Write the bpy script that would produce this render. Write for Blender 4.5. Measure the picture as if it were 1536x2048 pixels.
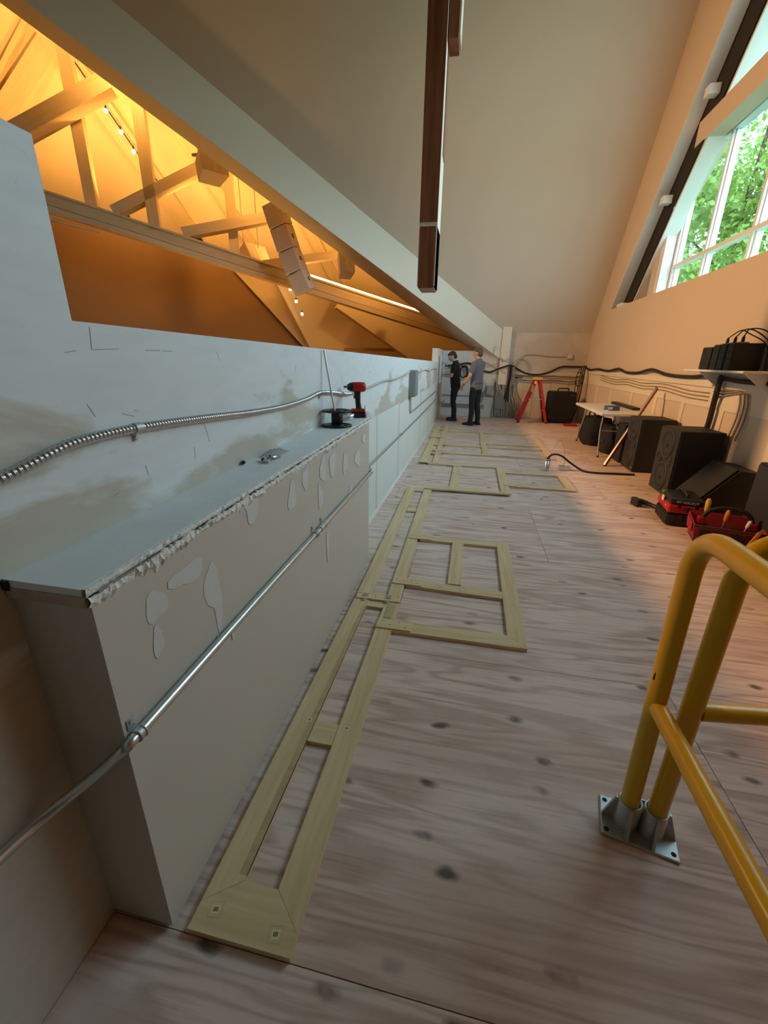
import bpy, bmesh, math, random
from mathutils import Vector, Matrix, Quaternion
random.seed(7)
for o in list(bpy.data.objects): bpy.data.objects.remove(o)
SC = bpy.context.scene
COL = SC.collection
V = Vector

# ------------------------------------------------------------------ camera
cam = bpy.data.cameras.new('camera'); camo = bpy.data.objects.new('camera', cam); COL.objects.link(camo)
cam.sensor_fit = 'VERTICAL'; cam.sensor_height = 36.0; cam.lens = 36.0*842/2048
cam.clip_start = 0.02; cam.clip_end = 300
fy = V((182, 302, -842)).normalized(); up = V((43, 2348, 842)); up = (up-fy*up.dot(fy)).normalized(); fx = fy.cross(up)
camo.matrix_world = Matrix((fx, fy, up)).to_4x4(); camo.location = (0, 0, 1.5)
SC.camera = camo
SC.cycles.max_bounces = 6; SC.cycles.diffuse_bounces = 3; SC.cycles.glossy_bounces = 2; SC.cycles.transmission_bounces = 4; SC.cycles.adaptive_threshold = 0.02

# ------------------------------------------------------------------ world, sun, daylight, exposure
SC.view_settings.view_transform = 'Standard'; SC.view_settings.look = 'None'
SC.view_settings.gamma = 1.0; SC.view_settings.use_curve_mapping = False
SC.view_settings.exposure = 0.25
SKY = 7.4; SUN = 6.0; WARM = 1.0
W = bpy.data.worlds.new('sky'); SC.world = W; W.use_nodes = True
nt = W.node_tree; nt.nodes.clear()
out = nt.nodes.new('ShaderNodeOutputWorld'); bg = nt.nodes.new('ShaderNodeBackground')
tc = nt.nodes.new('ShaderNodeTexCoord'); sx = nt.nodes.new('ShaderNodeSeparateXYZ'); rp = nt.nodes.new('ShaderNodeValToRGB')
nt.links.new(tc.outputs['Generated'], sx.inputs[0]); nt.links.new(sx.outputs['Z'], rp.inputs[0])
rp.color_ramp.elements[0].position = 0.0; rp.color_ramp.elements[0].color = (0.72, 0.92, 1.0, 1)
rp.color_ramp.elements[1].position = 1.0; rp.color_ramp.elements[1].color = (0.50, 0.76, 1.0, 1)
nt.links.new(rp.outputs[0], bg.inputs[0]); bg.inputs[1].default_value = SKY; nt.links.new(bg.outputs[0], out.inputs[0])
sun = bpy.data.lights.new('sun', 'SUN'); sun.energy = SUN; sun.angle = 0.02; sun.color = (1.0, 0.95, 0.85)
suno = bpy.data.objects.new('sun', sun); COL.objects.link(suno)
suno.rotation_euler = V((0.75, 0.25, -0.85)).to_track_quat('-Z', 'Y').to_euler(); suno.location = (-10, -10, 40)
por = bpy.data.lights.new('window_portal', 'AREA'); por.shape = 'RECTANGLE'; por.size = 7.9; por.size_y = 5.3
por.cycles.is_portal = True
poro = bpy.data.objects.new('window_portal', por); COL.objects.link(poro)
poro.location = (3.56, 5.8, 5.2); poro.rotation_euler = (math.radians(90), 0, math.radians(90))
# ------------------------------------------------------------------ helpers
class MB:
    def __init__(s): s.v = []; s.f = []; s.sm = []
    def add(s, vs, fs, smooth=False):
        n = len(s.v); s.v += [tuple(v) for v in vs]
        for f in fs: s.f.append(tuple(i+n for i in f)); s.sm.append(smooth)
        return s
    def box(s, lo, hi, M=None):
        x0, y0, z0 = lo; x1, y1, z1 = hi
        vs = [V(p) for p in ((x0,y0,z0),(x1,y0,z0),(x1,y1,z0),(x0,y1,z0),(x0,y0,z1),(x1,y0,z1),(x1,y1,z1),(x0,y1,z1))]
        if M is not None: vs = [M @ v for v in vs]
        return s.add(vs, [(0,3,2,1),(4,5,6,7),(0,1,5,4),(1,2,6,5),(2,3,7,6),(3,0,4,7)])
    def bbox(s, lo, hi, b=0.004, M=None):      # box with chamfered edges
        x0, y0, z0 = lo; x1, y1, z1 = hi
        bm = bmesh.new(); bmesh.ops.create_cube(bm, size=1)
        for v in bm.verts: v.co = V(((x0+x1)/2+v.co.x*(x1-x0), (y0+y1)/2+v.co.y*(y1-y0), (z0+z1)/2+v.co.z*(z1-z0)))
        bmesh.ops.bevel(bm, geom=list(bm.edges), offset=b, segments=2, affect='EDGES', profile=0.5)
        if M is not None: bm.transform(M)
        bm.verts.index_update(); bm.faces.ensure_lookup_table()
        s.add([v.co.copy() for v in bm.verts], [[v.index for v in f.verts] for f in bm.faces]); bm.free(); return s
    def prism(s, poly, d):                        # planar polygon of 3D points swept by vector d
        d = V(d); a = [V(p) for p in poly]; n = len(a)
        nrm = V((0,0,0))
        for i in range(n): nrm += a[i].cross(a[(i+1) % n])
        b = [p+d for p in a]
        if nrm.dot(d) > 0: fs = [tuple(reversed(range(n))), tuple(range(n, 2*n))]; fs += [(i, (i+1) % n, n+(i+1) % n, n+i) for i in range(n)]
        else: fs = [tuple(range(n)), tuple(reversed(range(n, 2*n)))]; fs += [((i+1) % n, i, n+i, n+(i+1) % n) for i in range(n)]
        return s.add(a+b, fs)
    def tube(s, pts, r, n=10, cap=True, ell=None):
        pts = [V(p) for p in pts]; m = len(pts)
        rs = r if isinstance(r, (list, tuple)) else [r]*m
        T = []
        for i in range(m):
            t = (pts[min(i+1, m-1)]-pts[max(i-1, 0)]); T.append(t.normalized() if t.length > 1e-9 else V((0,0,1)))
        a = V((0,0,1)) if abs(T[0].z) < 0.9 else V((1,0,0))
        u = (a-T[0]*a.dot(T[0])).normalized(); vs = []
        for i in range(m):
            if i: u = (u-T[i]*u.dot(T[i])); u = u.normalized() if u.length > 1e-6 else V((1,0,0))
            w = T[i].cross(u); ri = rs[i]
            ra, rb = ri if isinstance(ri, (tuple, list)) else (ri, ri)
            for k in range(n):
                an = 2*math.pi*k/n; vs.append(pts[i]+u*(ra*math.cos(an))+w*(rb*math.sin(an)))
        fs = []
        for i in range(m-1):
            for k in range(n): fs.append((i*n+k, i*n+(k+1) % n, (i+1)*n+(k+1) % n, (i+1)*n+k))
        s.add(vs, fs, True)
        if cap:
            s.add(vs[:n], [tuple(reversed(range(n)))]); s.add(vs[-n:], [tuple(range(n))])
        return s
    def cyl(s, a, b, r, n=16, r2=None): return s.tube([a, b], [r, r if r2 is None else r2], n)
    def lathe(s, prof, c, n=24, M=None):          # prof: list of (r,z)
        c = V(c); vs = []
        for (r, z) in prof:
            for k in range(n):
                an = 2*math.pi*k/n; vs.append(V((r*math.cos(an), r*math.sin(an), z)))
        if M is not None: vs = [M @ v for v in vs]
        vs = [v+c for v in vs]; fs = []
        for i in range(len(prof)-1):
            for k in range(n): fs.append((i*n+k, i*n+(k+1) % n, (i+1)*n+(k+1) % n, (i+1)*n+k))
        return s.add(vs, fs, True)
    def ball(s, c, r, n=14, m=9, M=None):
        rx, ry, rz = r if isinstance(r, (tuple, list)) else (r, r, r)
        c = V(c); vs = [V((0,0,-rz))]
        for i in range(1, m):
            t = math.pi*i/m
            for k in range(n):
                an = 2*math.pi*k/n; vs.append(V((rx*math.sin(t)*math.cos(an), ry*math.sin(t)*math.sin(an), -rz*math.cos(t))))
        vs.append(V((0,0,rz)))
        if M is not None: vs = [M @ v for v in vs]
        vs = [v+c for v in vs]; fs = [(0, 1+(k+1) % n, 1+k) for k in range(n)]
        for i in range(m-2):
            for k in range(n): fs.append((1+i*n+k, 1+i*n+(k+1) % n, 1+(i+1)*n+(k+1) % n, 1+(i+1)*n+k))
        e = 1+(m-1)*n
        fs += [(1+(m-2)*n+k, 1+(m-2)*n+(k+1) % n, e) for k in range(n)]
        return s.add(vs, fs, True)
    def limb(s, pts, rs, n=14):                   # capped tapered limb
        s.tube(pts, rs, n)
        for p, r in ((pts[0], rs[0]), (pts[-1], rs[-1])):
            if isinstance(r, (tuple, list)): r = min(r)
            s.ball(p, r*0.98, 12, 8)
        return s
    def build(s, name, mat, parent=None, loc=None, rot=None):
        me = bpy.data.meshes.new(name); me.from_pydata(s.v, [], s.f); me.update()
        me.polygons.foreach_set('use_smooth', s.sm)
        o = bpy.data.objects.new(name, me); COL.objects.link(o)
        if mat is not None: me.materials.append(mat)
        if parent is not None: o.parent = parent
        if loc is not None: o.location = loc
        if rot is not None: o.rotation_euler = rot
        return o
def tag(o, label, cat=None, group=None, kind=None):
    o['label'] = label
    if cat: o['category'] = cat
    if group: o['group'] = group
    if kind: o['kind'] = kind
    return o
def empty(name, loc, rz=0, label=None, cat=None, group=None):
    o = bpy.data.objects.new(name, None); COL.objects.link(o); o.location = loc; o.rotation_euler = (0, 0, rz)
    o.empty_display_size = 0.1
    if label: tag(o, label, cat, group)
    return o
def copytree(o, parent=None):
    c = o.copy(); COL.objects.link(c)
    if parent: c.parent = parent
    for ch in list(o.children): copytree(ch, c)
    return c
def spline(pts, k=6):                             # Catmull-Rom through points
    p = [V(q) for q in pts]; p = [p[0]*2-p[1]]+p+[p[-1]*2-p[-2]]; r = []
    for i in range(1, len(p)-2):
        for j in range(k):
            t = j/k; a, b, c, d = p[i-1], p[i], p[i+1], p[i+2]
            r.append(0.5*((2*b)+(c-a)*t+(2*a-5*b+4*c-d)*t*t+(3*b-a-3*c+d)*t**3))
    r.append(p[-2]); return r
def remeshed(mb, name, mat, parent, voxel, smooth=6, loc=None, rot=None):
    o = mb.build(name, mat, None)
    m = o.modifiers.new('r', 'REMESH'); m.mode = 'VOXEL'; m.voxel_size = voxel
    if smooth:
        m2 = o.modifiers.new('s', 'SMOOTH'); m2.factor = 0.5; m2.iterations = smooth
    dg = bpy.context.evaluated_depsgraph_get(); dg.update()
    me = bpy.data.meshes.new_from_object(o.evaluated_get(dg)); bpy.data.objects.remove(o)
    me.name = name; me.materials.clear(); me.materials.append(mat)
    for p in me.polygons: p.use_smooth = True
    o = bpy.data.objects.new(name, me); COL.objects.link(o)
    if parent: o.parent = parent
    if loc is not None: o.location = loc
    if rot is not None: o.rotation_euler = rot
    return o
def text_obj(txt, name, mat, parent, M, size, depth=0.0006):
    cu = bpy.data.curves.new(name, 'FONT'); cu.body = txt; cu.size = size; cu.extrude = depth; cu.align_x = 'CENTER'; cu.align_y = 'CENTER'
    o = bpy.data.objects.new(name, cu); COL.objects.link(o)
    dg = bpy.context.evaluated_depsgraph_get(); dg.update()
    me = bpy.data.meshes.new_from_object(o.evaluated_get(dg)); bpy.data.objects.remove(o)
    me.materials.clear(); me.materials.append(mat); me.transform(M)
    t = bpy.data.objects.new(name, me); COL.objects.link(t); t.parent = parent
    return t

# ------------------------------------------------------------------ materials
def mat(name, col, rough=0.6, metal=0.0, noise=None, bump=0.0, bscale=60, spec=None):
    m = bpy.data.materials.new(name); m.use_nodes = True; n = m.node_tree; b = n.nodes['Principled BSDF']
    b.inputs['Base Color'].default_value = (*col, 1); b.inputs['Roughness'].default_value = rough; b.inputs['Metallic'].default_value = metal
    if spec is not None: b.inputs['Specular IOR Level'].default_value = spec
    t = n.nodes.new('ShaderNodeTexCoord')
    amt, sc = noise if noise else (0.06, 8)
    nz = n.nodes.new('ShaderNodeTexNoise'); nz.inputs['Scale'].default_value = sc; nz.inputs['Detail'].default_value = 4
    n.links.new(t.outputs['Object'], nz.inputs['Vector'])
    mx = n.nodes.new('ShaderNodeMix'); mx.data_type = 'RGBA'
    mx.inputs['A'].default_value = (*[max(0, c*(1-amt)) for c in col], 1); mx.inputs['B'].default_value = (*[min(1, c*(1+amt)) for c in col], 1)
    n.links.new(nz.outputs['Fac'], mx.inputs['Factor']); n.links.new(mx.outputs['Result'], b.inputs['Base Color'])
    if bump:
        n2 = n.nodes.new('ShaderNodeTexNoise'); n2.inputs['Scale'].default_value = bscale; n2.inputs['Detail'].default_value = 3
        n.links.new(t.outputs['Object'], n2.inputs['Vector'])
        bp = n.nodes.new('ShaderNodeBump'); bp.inputs['Strength'].default_value = bump; bp.inputs['Distance'].default_value = 0.01
        n.links.new(n2.outputs['Fac'], bp.inputs['Height']); n.links.new(bp.outputs[0], b.inputs['Normal'])
    return m
def nd(n, t, **kw):
    x = n.nodes.new(t)
    for k, v in kw.items():
        if k.startswith('i_'): x.inputs[k[2:].replace('_', ' ')].default_value = v
        else: setattr(x, k, v)
    return x
def mixc(n, fac, a, b, mode='MIX'):
    m = n.nodes.new('ShaderNodeMix'); m.data_type = 'RGBA'; m.blend_type = mode
    for s, val in (('Factor', fac), ('A', a), ('B', b)):
        if hasattr(val, 'links') or hasattr(val, 'is_linked'): n.links.new(val, m.inputs[s])
        elif isinstance(val, tuple): m.inputs[s].default_value = (*val, 1)
        else: m.inputs[s].default_value = val
    return m.outputs['Result']
def ramp(n, src, stops):
    r = n.nodes.new('ShaderNodeValToRGB'); e = r.color_ramp.elements
    while len(e) < len(stops): e.new(0.5)
    for q, (p, c) in zip(e, stops): q.position = p; q.color = (*c, 1) if isinstance(c, tuple) else (c, c, c, 1)
    n.links.new(src, r.inputs[0]); return r.outputs[0]
def wood(name, light, dark, rough=0.5, scale=(1.2, 18, 18), figure=0.5, bump=0.05):
    m = bpy.data.materials.new(name); m.use_nodes = True; n = m.node_tree; b = n.nodes['Principled BSDF']
    t = nd(n, 'ShaderNodeTexCoord'); oi = nd(n, 'ShaderNodeObjectInfo')
    ad = nd(n, 'ShaderNodeVectorMath', operation='MULTIPLY_ADD'); n.links.new(oi.outputs['Random'], ad.inputs[0]); ad.inputs[1].default_value = (37, 19, 11)
    n.links.new(t.outputs['Object'], ad.inputs[2])
    mp = nd(n, 'ShaderNodeMapping'); mp.inputs['Scale'].default_value = scale; n.links.new(ad.outputs[0], mp.inputs['Vector'])
    nz = nd(n, 'ShaderNodeTexNoise', i_Scale=2.2, i_Detail=6.0, i_Distortion=0.8); n.links.new(mp.outputs[0], nz.inputs['Vector'])
    c = ramp(n, nz.outputs['Fac'], [(0.3, dark), (0.62, light)])
    n.links.new(c, b.inputs['Base Color']); b.inputs['Roughness'].default_value = rough
    bp = nd(n, 'ShaderNodeBump', i_Strength=bump, i_Distance=0.004); n.links.new(nz.outputs['Fac'], bp.inputs['Height']); n.links.new(bp.outputs[0], b.inputs['Normal'])
    return m
def plywood(name):
    m = bpy.data.materials.new(name); m.use_nodes = True; n = m.node_tree; b = n.nodes['Principled BSDF']
    t = nd(n, 'ShaderNodeTexCoord'); oi = nd(n, 'ShaderNodeObjectInfo')
    ad = nd(n, 'ShaderNodeVectorMath', operation='MULTIPLY_ADD'); n.links.new(oi.outputs['Random'], ad.inputs[0]); ad.inputs[1].default_value = (53, 31, 7)
    n.links.new(t.outputs['Object'], ad.inputs[2]); P = ad.outputs[0]
    # cathedral grain: warped bands running along x
    mp = nd(n, 'ShaderNodeMapping'); mp.inputs['Scale'].default_value = (0.55, 4.6, 1); n.links.new(P, mp.inputs['Vector'])
    wz = nd(n, 'ShaderNodeTexNoise', i_Scale=1.3, i_Detail=2.0, i_Distortion=0.6); n.links.new(mp.outputs[0], wz.inputs['Vector'])
    ml = nd(n, 'ShaderNodeMath', operation='MULTIPLY'); ml.inputs[1].default_value = 40.0; n.links.new(wz.outputs['Fac'], ml.inputs[0])
    sn = nd(n, 'ShaderNodeMath', operation='SINE'); n.links.new(ml.outputs[0], sn.inputs[0])
    sn2 = nd(n, 'ShaderNodeMath', operation='MULTIPLY_ADD'); n.links.new(sn.outputs[0], sn2.inputs[0]); sn2.inputs[1].default_value = 0.5; sn2.inputs[2].default_value = 0.5
    band = ramp(n, sn2.outputs[0], [(0.0, 0.20), (0.22, 0.50), (0.5, 0.85), (1.0, 1.0)])
    mp2 = nd(n, 'ShaderNodeMapping'); mp2.inputs['Scale'].default_value = (2.0, 34.0, 1); n.links.new(P, mp2.inputs['Vector'])
    fz = nd(n, 'ShaderNodeTexNoise', i_Scale=2.0, i_Detail=5.0, i_Distortion=0.4); n.links.new(mp2.outputs[0], fz.inputs['Vector'])
    base = mixc(n, band, (0.50, 0.325, 0.255), (0.80, 0.605, 0.505))
    fine = ramp(n, fz.outputs['Fac'], [(0.32, (0.72, 0.66, 0.62)), (0.52, (1, 1, 1))])
    c = mixc(n, 0.8, base, fine, 'MULTIPLY')
    # pale whitewash dust in broad patches
    dz = nd(n, 'ShaderNodeTexNoise', i_Scale=1.6, i_Detail=7.0, i_Roughness=0.65); n.links.new(P, dz.inputs['Vector'])
    dust = ramp(n, dz.outputs['Fac'], [(0.42, 0.0), (0.78, 0.62)])
    c = mixc(n, dust, c, (0.84, 0.725, 0.665))
    rz = nd(n, 'ShaderNodeTexNoise', i_Scale=1.1, i_Detail=3.0); n.links.new(mp.outputs[0], rz.inputs['Vector'])
    red = ramp(n, rz.outputs['Fac'], [(0.5, 0.0), (0.75, 0.55)])
    c = mixc(n, red, c, (0.58, 0.39, 0.31))
    # knots and plugs
    mp3 = nd(n, 'ShaderNodeMapping'); mp3.inputs['Scale'].default_value = (2.9, 5.6, 1); n.links.new(P, mp3.inputs['Vector'])
    dn = nd(n, 'ShaderNodeTexNoise', i_Scale=9.0, i_Detail=3.0); n.links.new(P, dn.inputs['Vector'])
    va = nd(n, 'ShaderNodeVectorMath', operation='MULTIPLY_ADD'); n.links.new(dn.outputs['Color'], va.inputs[0]); va.inputs[1].default_value = (0.26, 0.22, 0); n.links.new(mp3.outputs[0], va.inputs[2])
    vo = nd(n, 'ShaderNodeTexVoronoi', i_Scale=1.0, voronoi_dimensions='2D'); n.links.new(va.outputs[0], vo.inputs['Vector'])
    sp = nd(n, 'ShaderNodeSeparateColor'); n.links.new(vo.outputs['Color'], sp.inputs[0])
    pres = ramp(n, sp.outputs[0], [(0.52, 0.0), (0.56, 1.0)])
    kn = ramp(n, vo.outputs['Distance'], [(0.05, 1.0), (0.13, 0.0)])
    km = nd(n, 'ShaderNodeMath', operation='MULTIPLY'); n.links.new(pres, km.inputs[0]); n.links.new(kn, km.inputs[1])
    kk = nd(n, 'ShaderNodeMath', operation='MULTIPLY'); n.links.new(km.outputs[0], kk.inputs[0])
    kr = ramp(n, dn.outputs['Fac'], [(0.35, 0.25), (0.6, 1.0)]); n.links.new(kr, kk.inputs[1])
    c = mixc(n, kk.outputs[0], c, (0.15, 0.105, 0.085))
    n.links.new(c, b.inputs['Base Color']); b.inputs['Roughness'].default_value = 0.62
    bp = nd(n, 'ShaderNodeBump', i_Strength=0.12, i_Distance=0.004); n.links.new(fz.outputs['Fac'], bp.inputs['Height']); n.links.new(bp.outputs[0], b.inputs['Normal'])
    return m
def skimmed(name, paint, skim, scale, lo, hi, zlo=None, zhi=None):   # old paint with skim coat trowelled over it in patches
    m = bpy.data.materials.new(name); m.use_nodes = True; n = m.node_tree; b = n.nodes['Principled BSDF']
    t = nd(n, 'ShaderNodeTexCoord')
    mp = nd(n, 'ShaderNodeMapping'); mp.inputs['Scale'].default_value = scale; n.links.new(t.outputs['Object'], mp.inputs['Vector'])
    nz = nd(n, 'ShaderNodeTexNoise', i_Scale=1.0, i_Detail=5.0, i_Roughness=0.55, i_Distortion=0.5); n.links.new(mp.outputs[0], nz.inputs['Vector'])
    fac = nz.outputs['Fac']
    if zlo is not None:
        sp = nd(n, 'ShaderNodeSeparateXYZ'); n.links.new(t.outputs['Object'], sp.inputs[0])
        mr = nd(n, 'ShaderNodeMapRange'); mr.inputs['From Min'].default_value = zlo; mr.inputs['From Max'].default_value = zhi; mr.inputs['To Min'].default_value = -0.24; mr.inputs['To Max'].default_value = 0.16
        n.links.new(sp.outputs['Z'], mr.inputs['Value'])
        a = nd(n, 'ShaderNodeMath', operation='ADD'); n.links.new(fac, a.inputs[0]); n.links.new(mr.outputs[0], a.inputs[1]); fac = a.outputs[0]
    f = ramp(n, fac, [(lo, 0.0), (hi, 1.0)])
    c = mixc(n, f, paint, skim)
    mp2 = nd(n, 'ShaderNodeMapping'); mp2.inputs['Scale'].default_value = (6, 6, 26); n.links.new(t.outputs['Object'], mp2.inputs['Vector'])
    n3 = nd(n, 'ShaderNodeTexNoise', i_Scale=1.0, i_Detail=4.0); n.links.new(mp2.outputs[0], n3.inputs['Vector'])
    sm = ramp(n, n3.outputs['Fac'], [(0.25, 0.9), (0.6, 1.0)])
    c = mixc(n, 0.7, c, sm, 'MULTIPLY')
    n4 = nd(n, 'ShaderNodeTexNoise', i_Scale=34.0, i_Detail=2.0); n.links.new(t.outputs['Object'], n4.inputs['Vector'])
    sc = ramp(n, n4.outputs['Fac'], [(0.21, (0.35, 0.33, 0.3)), (0.25, (1, 1, 1))])
    c = mixc(n, 0.8, c, sc, 'MULTIPLY')
    n.links.new(c, b.inputs['Base Color']); b.inputs['Roughness'].default_value = 0.7
    bp = nd(n, 'ShaderNodeBump', i_Strength=0.15, i_Distance=0.006); n.links.new(n3.outputs['Fac'], bp.inputs['Height']); n.links.new(bp.outputs[0], b.inputs['Normal'])
    return m
def emit(name, col, s):
    m = bpy.data.materials.new(name); m.use_nodes = True; n = m.node_tree; b = n.nodes['Principled BSDF']
    b.inputs['Emission Color'].default_value = (*col, 1); b.inputs['Emission Strength'].default_value = s; b.inputs['Base Color'].default_value = (*col, 1)
    return m

M = {}
M['ply'] = plywood('plywood')
M['subfloor'] = mat('subfloor', (0.08, 0.06, 0.05), 0.9)
M['maple'] = wood('maple', (0.76, 0.585, 0.335), (0.63, 0.455, 0.235), 0.45, (1.0, 14, 14))
M['maple_end'] = wood('maple_end', (0.56, 0.41, 0.22), (0.46, 0.33, 0.17), 0.5, (4, 10, 10))
M['redwood'] = wood('redwood', (0.27, 0.095, 0.042), (0.15, 0.048, 0.020), 0.4, (8, 8, 0.6))
M['cream'] = mat('cream_paint', (0.70, 0.60, 0.47), 0.6, noise=(0.03, 2))
M['ceil'] = mat('ceiling_paint', (0.74, 0.67, 0.56), 0.7, noise=(0.03, 0.8), bump=0.03, bscale=40)
M['rwall'] = mat('right_wall_paint', (0.68, 0.56, 0.43), 0.65, noise=(0.03, 1.2), bump=0.03, bscale=40)
M['rwall_light'] = mat('bare_plaster', (0.78, 0.68, 0.54), 0.7, noise=(0.06, 6))
M['bwall'] = skimmed('back_wall_paint', (0.60, 0.53, 0.44), (0.68, 0.62, 0.54), (1.2, 1.2, 1.6), 0.45, 0.62)
M['lwall'] = skimmed('left_wall_skim', (0.54, 0.50, 0.43), (0.71, 0.745, 0.76), (1.3, 1.3, 3.6), 0.46, 0.53, 0.55, 1.5)
M['chase'] = mat('chase_paint', (0.56, 0.52, 0.45), 0.55, noise=(0.03, 3))
M['spackle'] = mat('spackle', (0.62, 0.61, 0.585), 0.75, noise=(0.05, 20))
M['panel'] = mat('primed_drywall', (0.70, 0.735, 0.69), 0.65, noise=(0.05, 2))
M['cap'] = mat('chalky_drywall', (0.74, 0.74, 0.73), 0.75, noise=(0.08, 9), bump=0.1, bscale=40)
M['gypsum'] = mat('gypsum', (0.80, 0.77, 0.73), 0.9, noise=(0.25, 45), bump=0.6, bscale=70)
M['labelpaper'] = mat('label_paper', (0.80, 0.66, 0.34), 0.8)
M['paper'] = mat('torn_paper', (0.45, 0.36, 0.28), 0.9, noise=(0.3, 30))
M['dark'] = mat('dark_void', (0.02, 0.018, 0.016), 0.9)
M['beamface'] = mat('beam_paint', (0.84, 0.81, 0.70), 0.6, noise=(0.03, 1.5))
M['white'] = mat('white_paint', (0.80, 0.80, 0.77), 0.5, noise=(0.03, 6))
M['alu'] = mat('window_aluminium', (0.78, 0.82, 0.84), 0.45, 0.0, noise=(0.02, 5))
M['steel'] = mat('galvanised_steel', (0.62, 0.64, 0.65), 0.32, 0.9, noise=(0.12, 30))
M['zinc'] = mat('cast_zinc', (0.50, 0.52, 0.52), 0.5, 0.75, noise=(0.12, 40), bump=0.1, bscale=120)
M['greybox'] = mat('grey_enamel', (0.30, 0.32, 0.31), 0.5, 0.3, noise=(0.08, 10))
M['yellow'] = mat('safety_yellow', (0.72, 0.42, 0.008), 0.28, noise=(0.05, 12))
M['black'] = mat('black_plastic', (0.012, 0.012, 0.013), 0.45, noise=(0.2, 20))
M['blackpaint'] = mat('black_textured_paint', (0.012, 0.011, 0.0105), 0.6, noise=(0.2, 30), bump=0.12, bscale=300)
M['baffle'] = mat('grey_baffle', (0.030, 0.028, 0.027), 0.6, noise=(0.15, 20))
M['cone'] = mat('speaker_cone', (0.016, 0.014, 0.014), 0.7)
M['rubber'] = mat('black_rubber', (0.015, 0.014, 0.014), 0.55)
M['greycable'] = mat('grey_cable', (0.50, 0.45, 0.37), 0.6, noise=(0.1, 12))
M['tancable'] = mat('tan_cable', (0.33, 0.24, 0.15), 0.6, noise=(0.1, 12))
M['red'] = mat('red_plastic', (0.50, 0.015, 0.018), 0.4, noise=(0.08, 14))
M['redfab'] = mat('red_canvas', (0.36, 0.02, 0.025), 0.8, noise=(0.15, 40), bump=0.2, bscale=200)
M['ladred'] = mat('red_fibreglass', (0.55, 0.03, 0.025), 0.45, noise=(0.08, 16))
M['ladyel'] = mat('yellow_moulding', (0.75, 0.50, 0.05), 0.5)
M['blue'] = mat('blue_card', (0.04, 0.12, 0.34), 0.5, noise=(0.1, 20))
M['green'] = mat('green_plastic', (0.02, 0.33, 0.06), 0.4)
M['orange'] = mat('orange_grip', (0.75, 0.25, 0.02), 0.45)
M['tabletop'] = mat('table_plastic', (0.82, 0.80, 0.78), 0.4, noise=(0.03, 10))
M['clearbag'] = mat('clear_film', (0.80, 0.83, 0.84), 0.2)
_b = M['clearbag'].node_tree.nodes['Principled BSDF']; _b.inputs['Transmission Weight'].default_value = 0.75
M['skin'] = mat('skin', (0.58, 0.36, 0.26), 0.55, noise=(0.08, 14))
M['hair1'] = mat('dark_hair', (0.022, 0.016, 0.012), 0.6, noise=(0.4, 60))
M['hair2'] = mat('brown_hair', (0.10, 0.068, 0.045), 0.6, noise=(0.4, 60))
M['shirt1'] = mat('black_jersey', (0.013, 0.012, 0.012), 0.85, noise=(0.2, 12), bump=0.25, bscale=14)
M['shirt2'] = mat('grey_jersey', (0.155, 0.148, 0.165), 0.85, noise=(0.14, 10), bump=0.25, bscale=14)
M['jeans'] = mat('navy_denim', (0.014, 0.020, 0.038), 0.85, noise=(0.25, 14), bump=0.25, bscale=16)
M['slacks'] = mat('charcoal_trousers', (0.014, 0.014, 0.020), 0.8, noise=(0.2, 14), bump=0.25, bscale=16)
M['shoe'] = mat('black_leather', (0.008, 0.008, 0.009), 0.4)
M['fabric'] = mat('black_cloth', (0.012, 0.012, 0.013), 0.9, noise=(0.3, 10), bump=0.3, bscale=30)
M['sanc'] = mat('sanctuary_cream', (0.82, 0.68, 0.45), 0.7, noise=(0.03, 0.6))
M['sancdark'] = mat('sanctuary_dim_tan', (0.40, 0.25, 0.12), 0.75, noise=(0.05, 0.5))  # darker tan stands in for the weaker light on the end wall
M['truss'] = wood('truss_timber', (0.74, 0.60, 0.38), (0.66, 0.52, 0.32), 0.55, (0.4, 6, 6))
M['bulb'] = emit('lamp_glow', (1.0, 0.78, 0.42), 9.0)
M['strip'] = emit('led_strip_glow', (1.0, 0.62, 0.20), 6.0)
M['speakwhite'] = mat('white_speaker_paint', (0.74, 0.62, 0.50), 0.5)
M['bark'] = mat('bark', (0.10, 0.07, 0.05), 0.9, noise=(0.3, 12))
M['grass'] = mat('lawn', (0.07, 0.13, 0.03), 0.9, noise=(0.3, 3))
def leafmat(name, col):
    m = mat(name, col, 0.5, noise=(0.35, 3)); b = m.node_tree.nodes['Principled BSDF']
    tr = m.node_tree.nodes.new('ShaderNodeBsdfTranslucent'); tr.inputs[0].default_value = (col[0]*1.3, col[1]*1.25, col[2], 1)
    ms = m.node_tree.nodes.new('ShaderNodeMixShader'); ms.inputs[0].default_value = 0.35
    o = [x for x in m.node_tree.nodes if x.type == 'OUTPUT_MATERIAL'][0]
    m.node_tree.links.new(b.outputs[0], ms.inputs[1]); m.node_tree.links.new(tr.outputs[0], ms.inputs[2]); m.node_tree.links.new(ms.outputs[0], o.inputs[0])
    return m
M['leaf1'] = leafmat('leaf_green', (0.16, 0.30, 0.07)); M['leaf2'] = leafmat('leaf_yellow_green', (0.26, 0.36, 0.08)); M['leaf3'] = leafmat('leaf_dark_green', (0.07, 0.18, 0.07))
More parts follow.
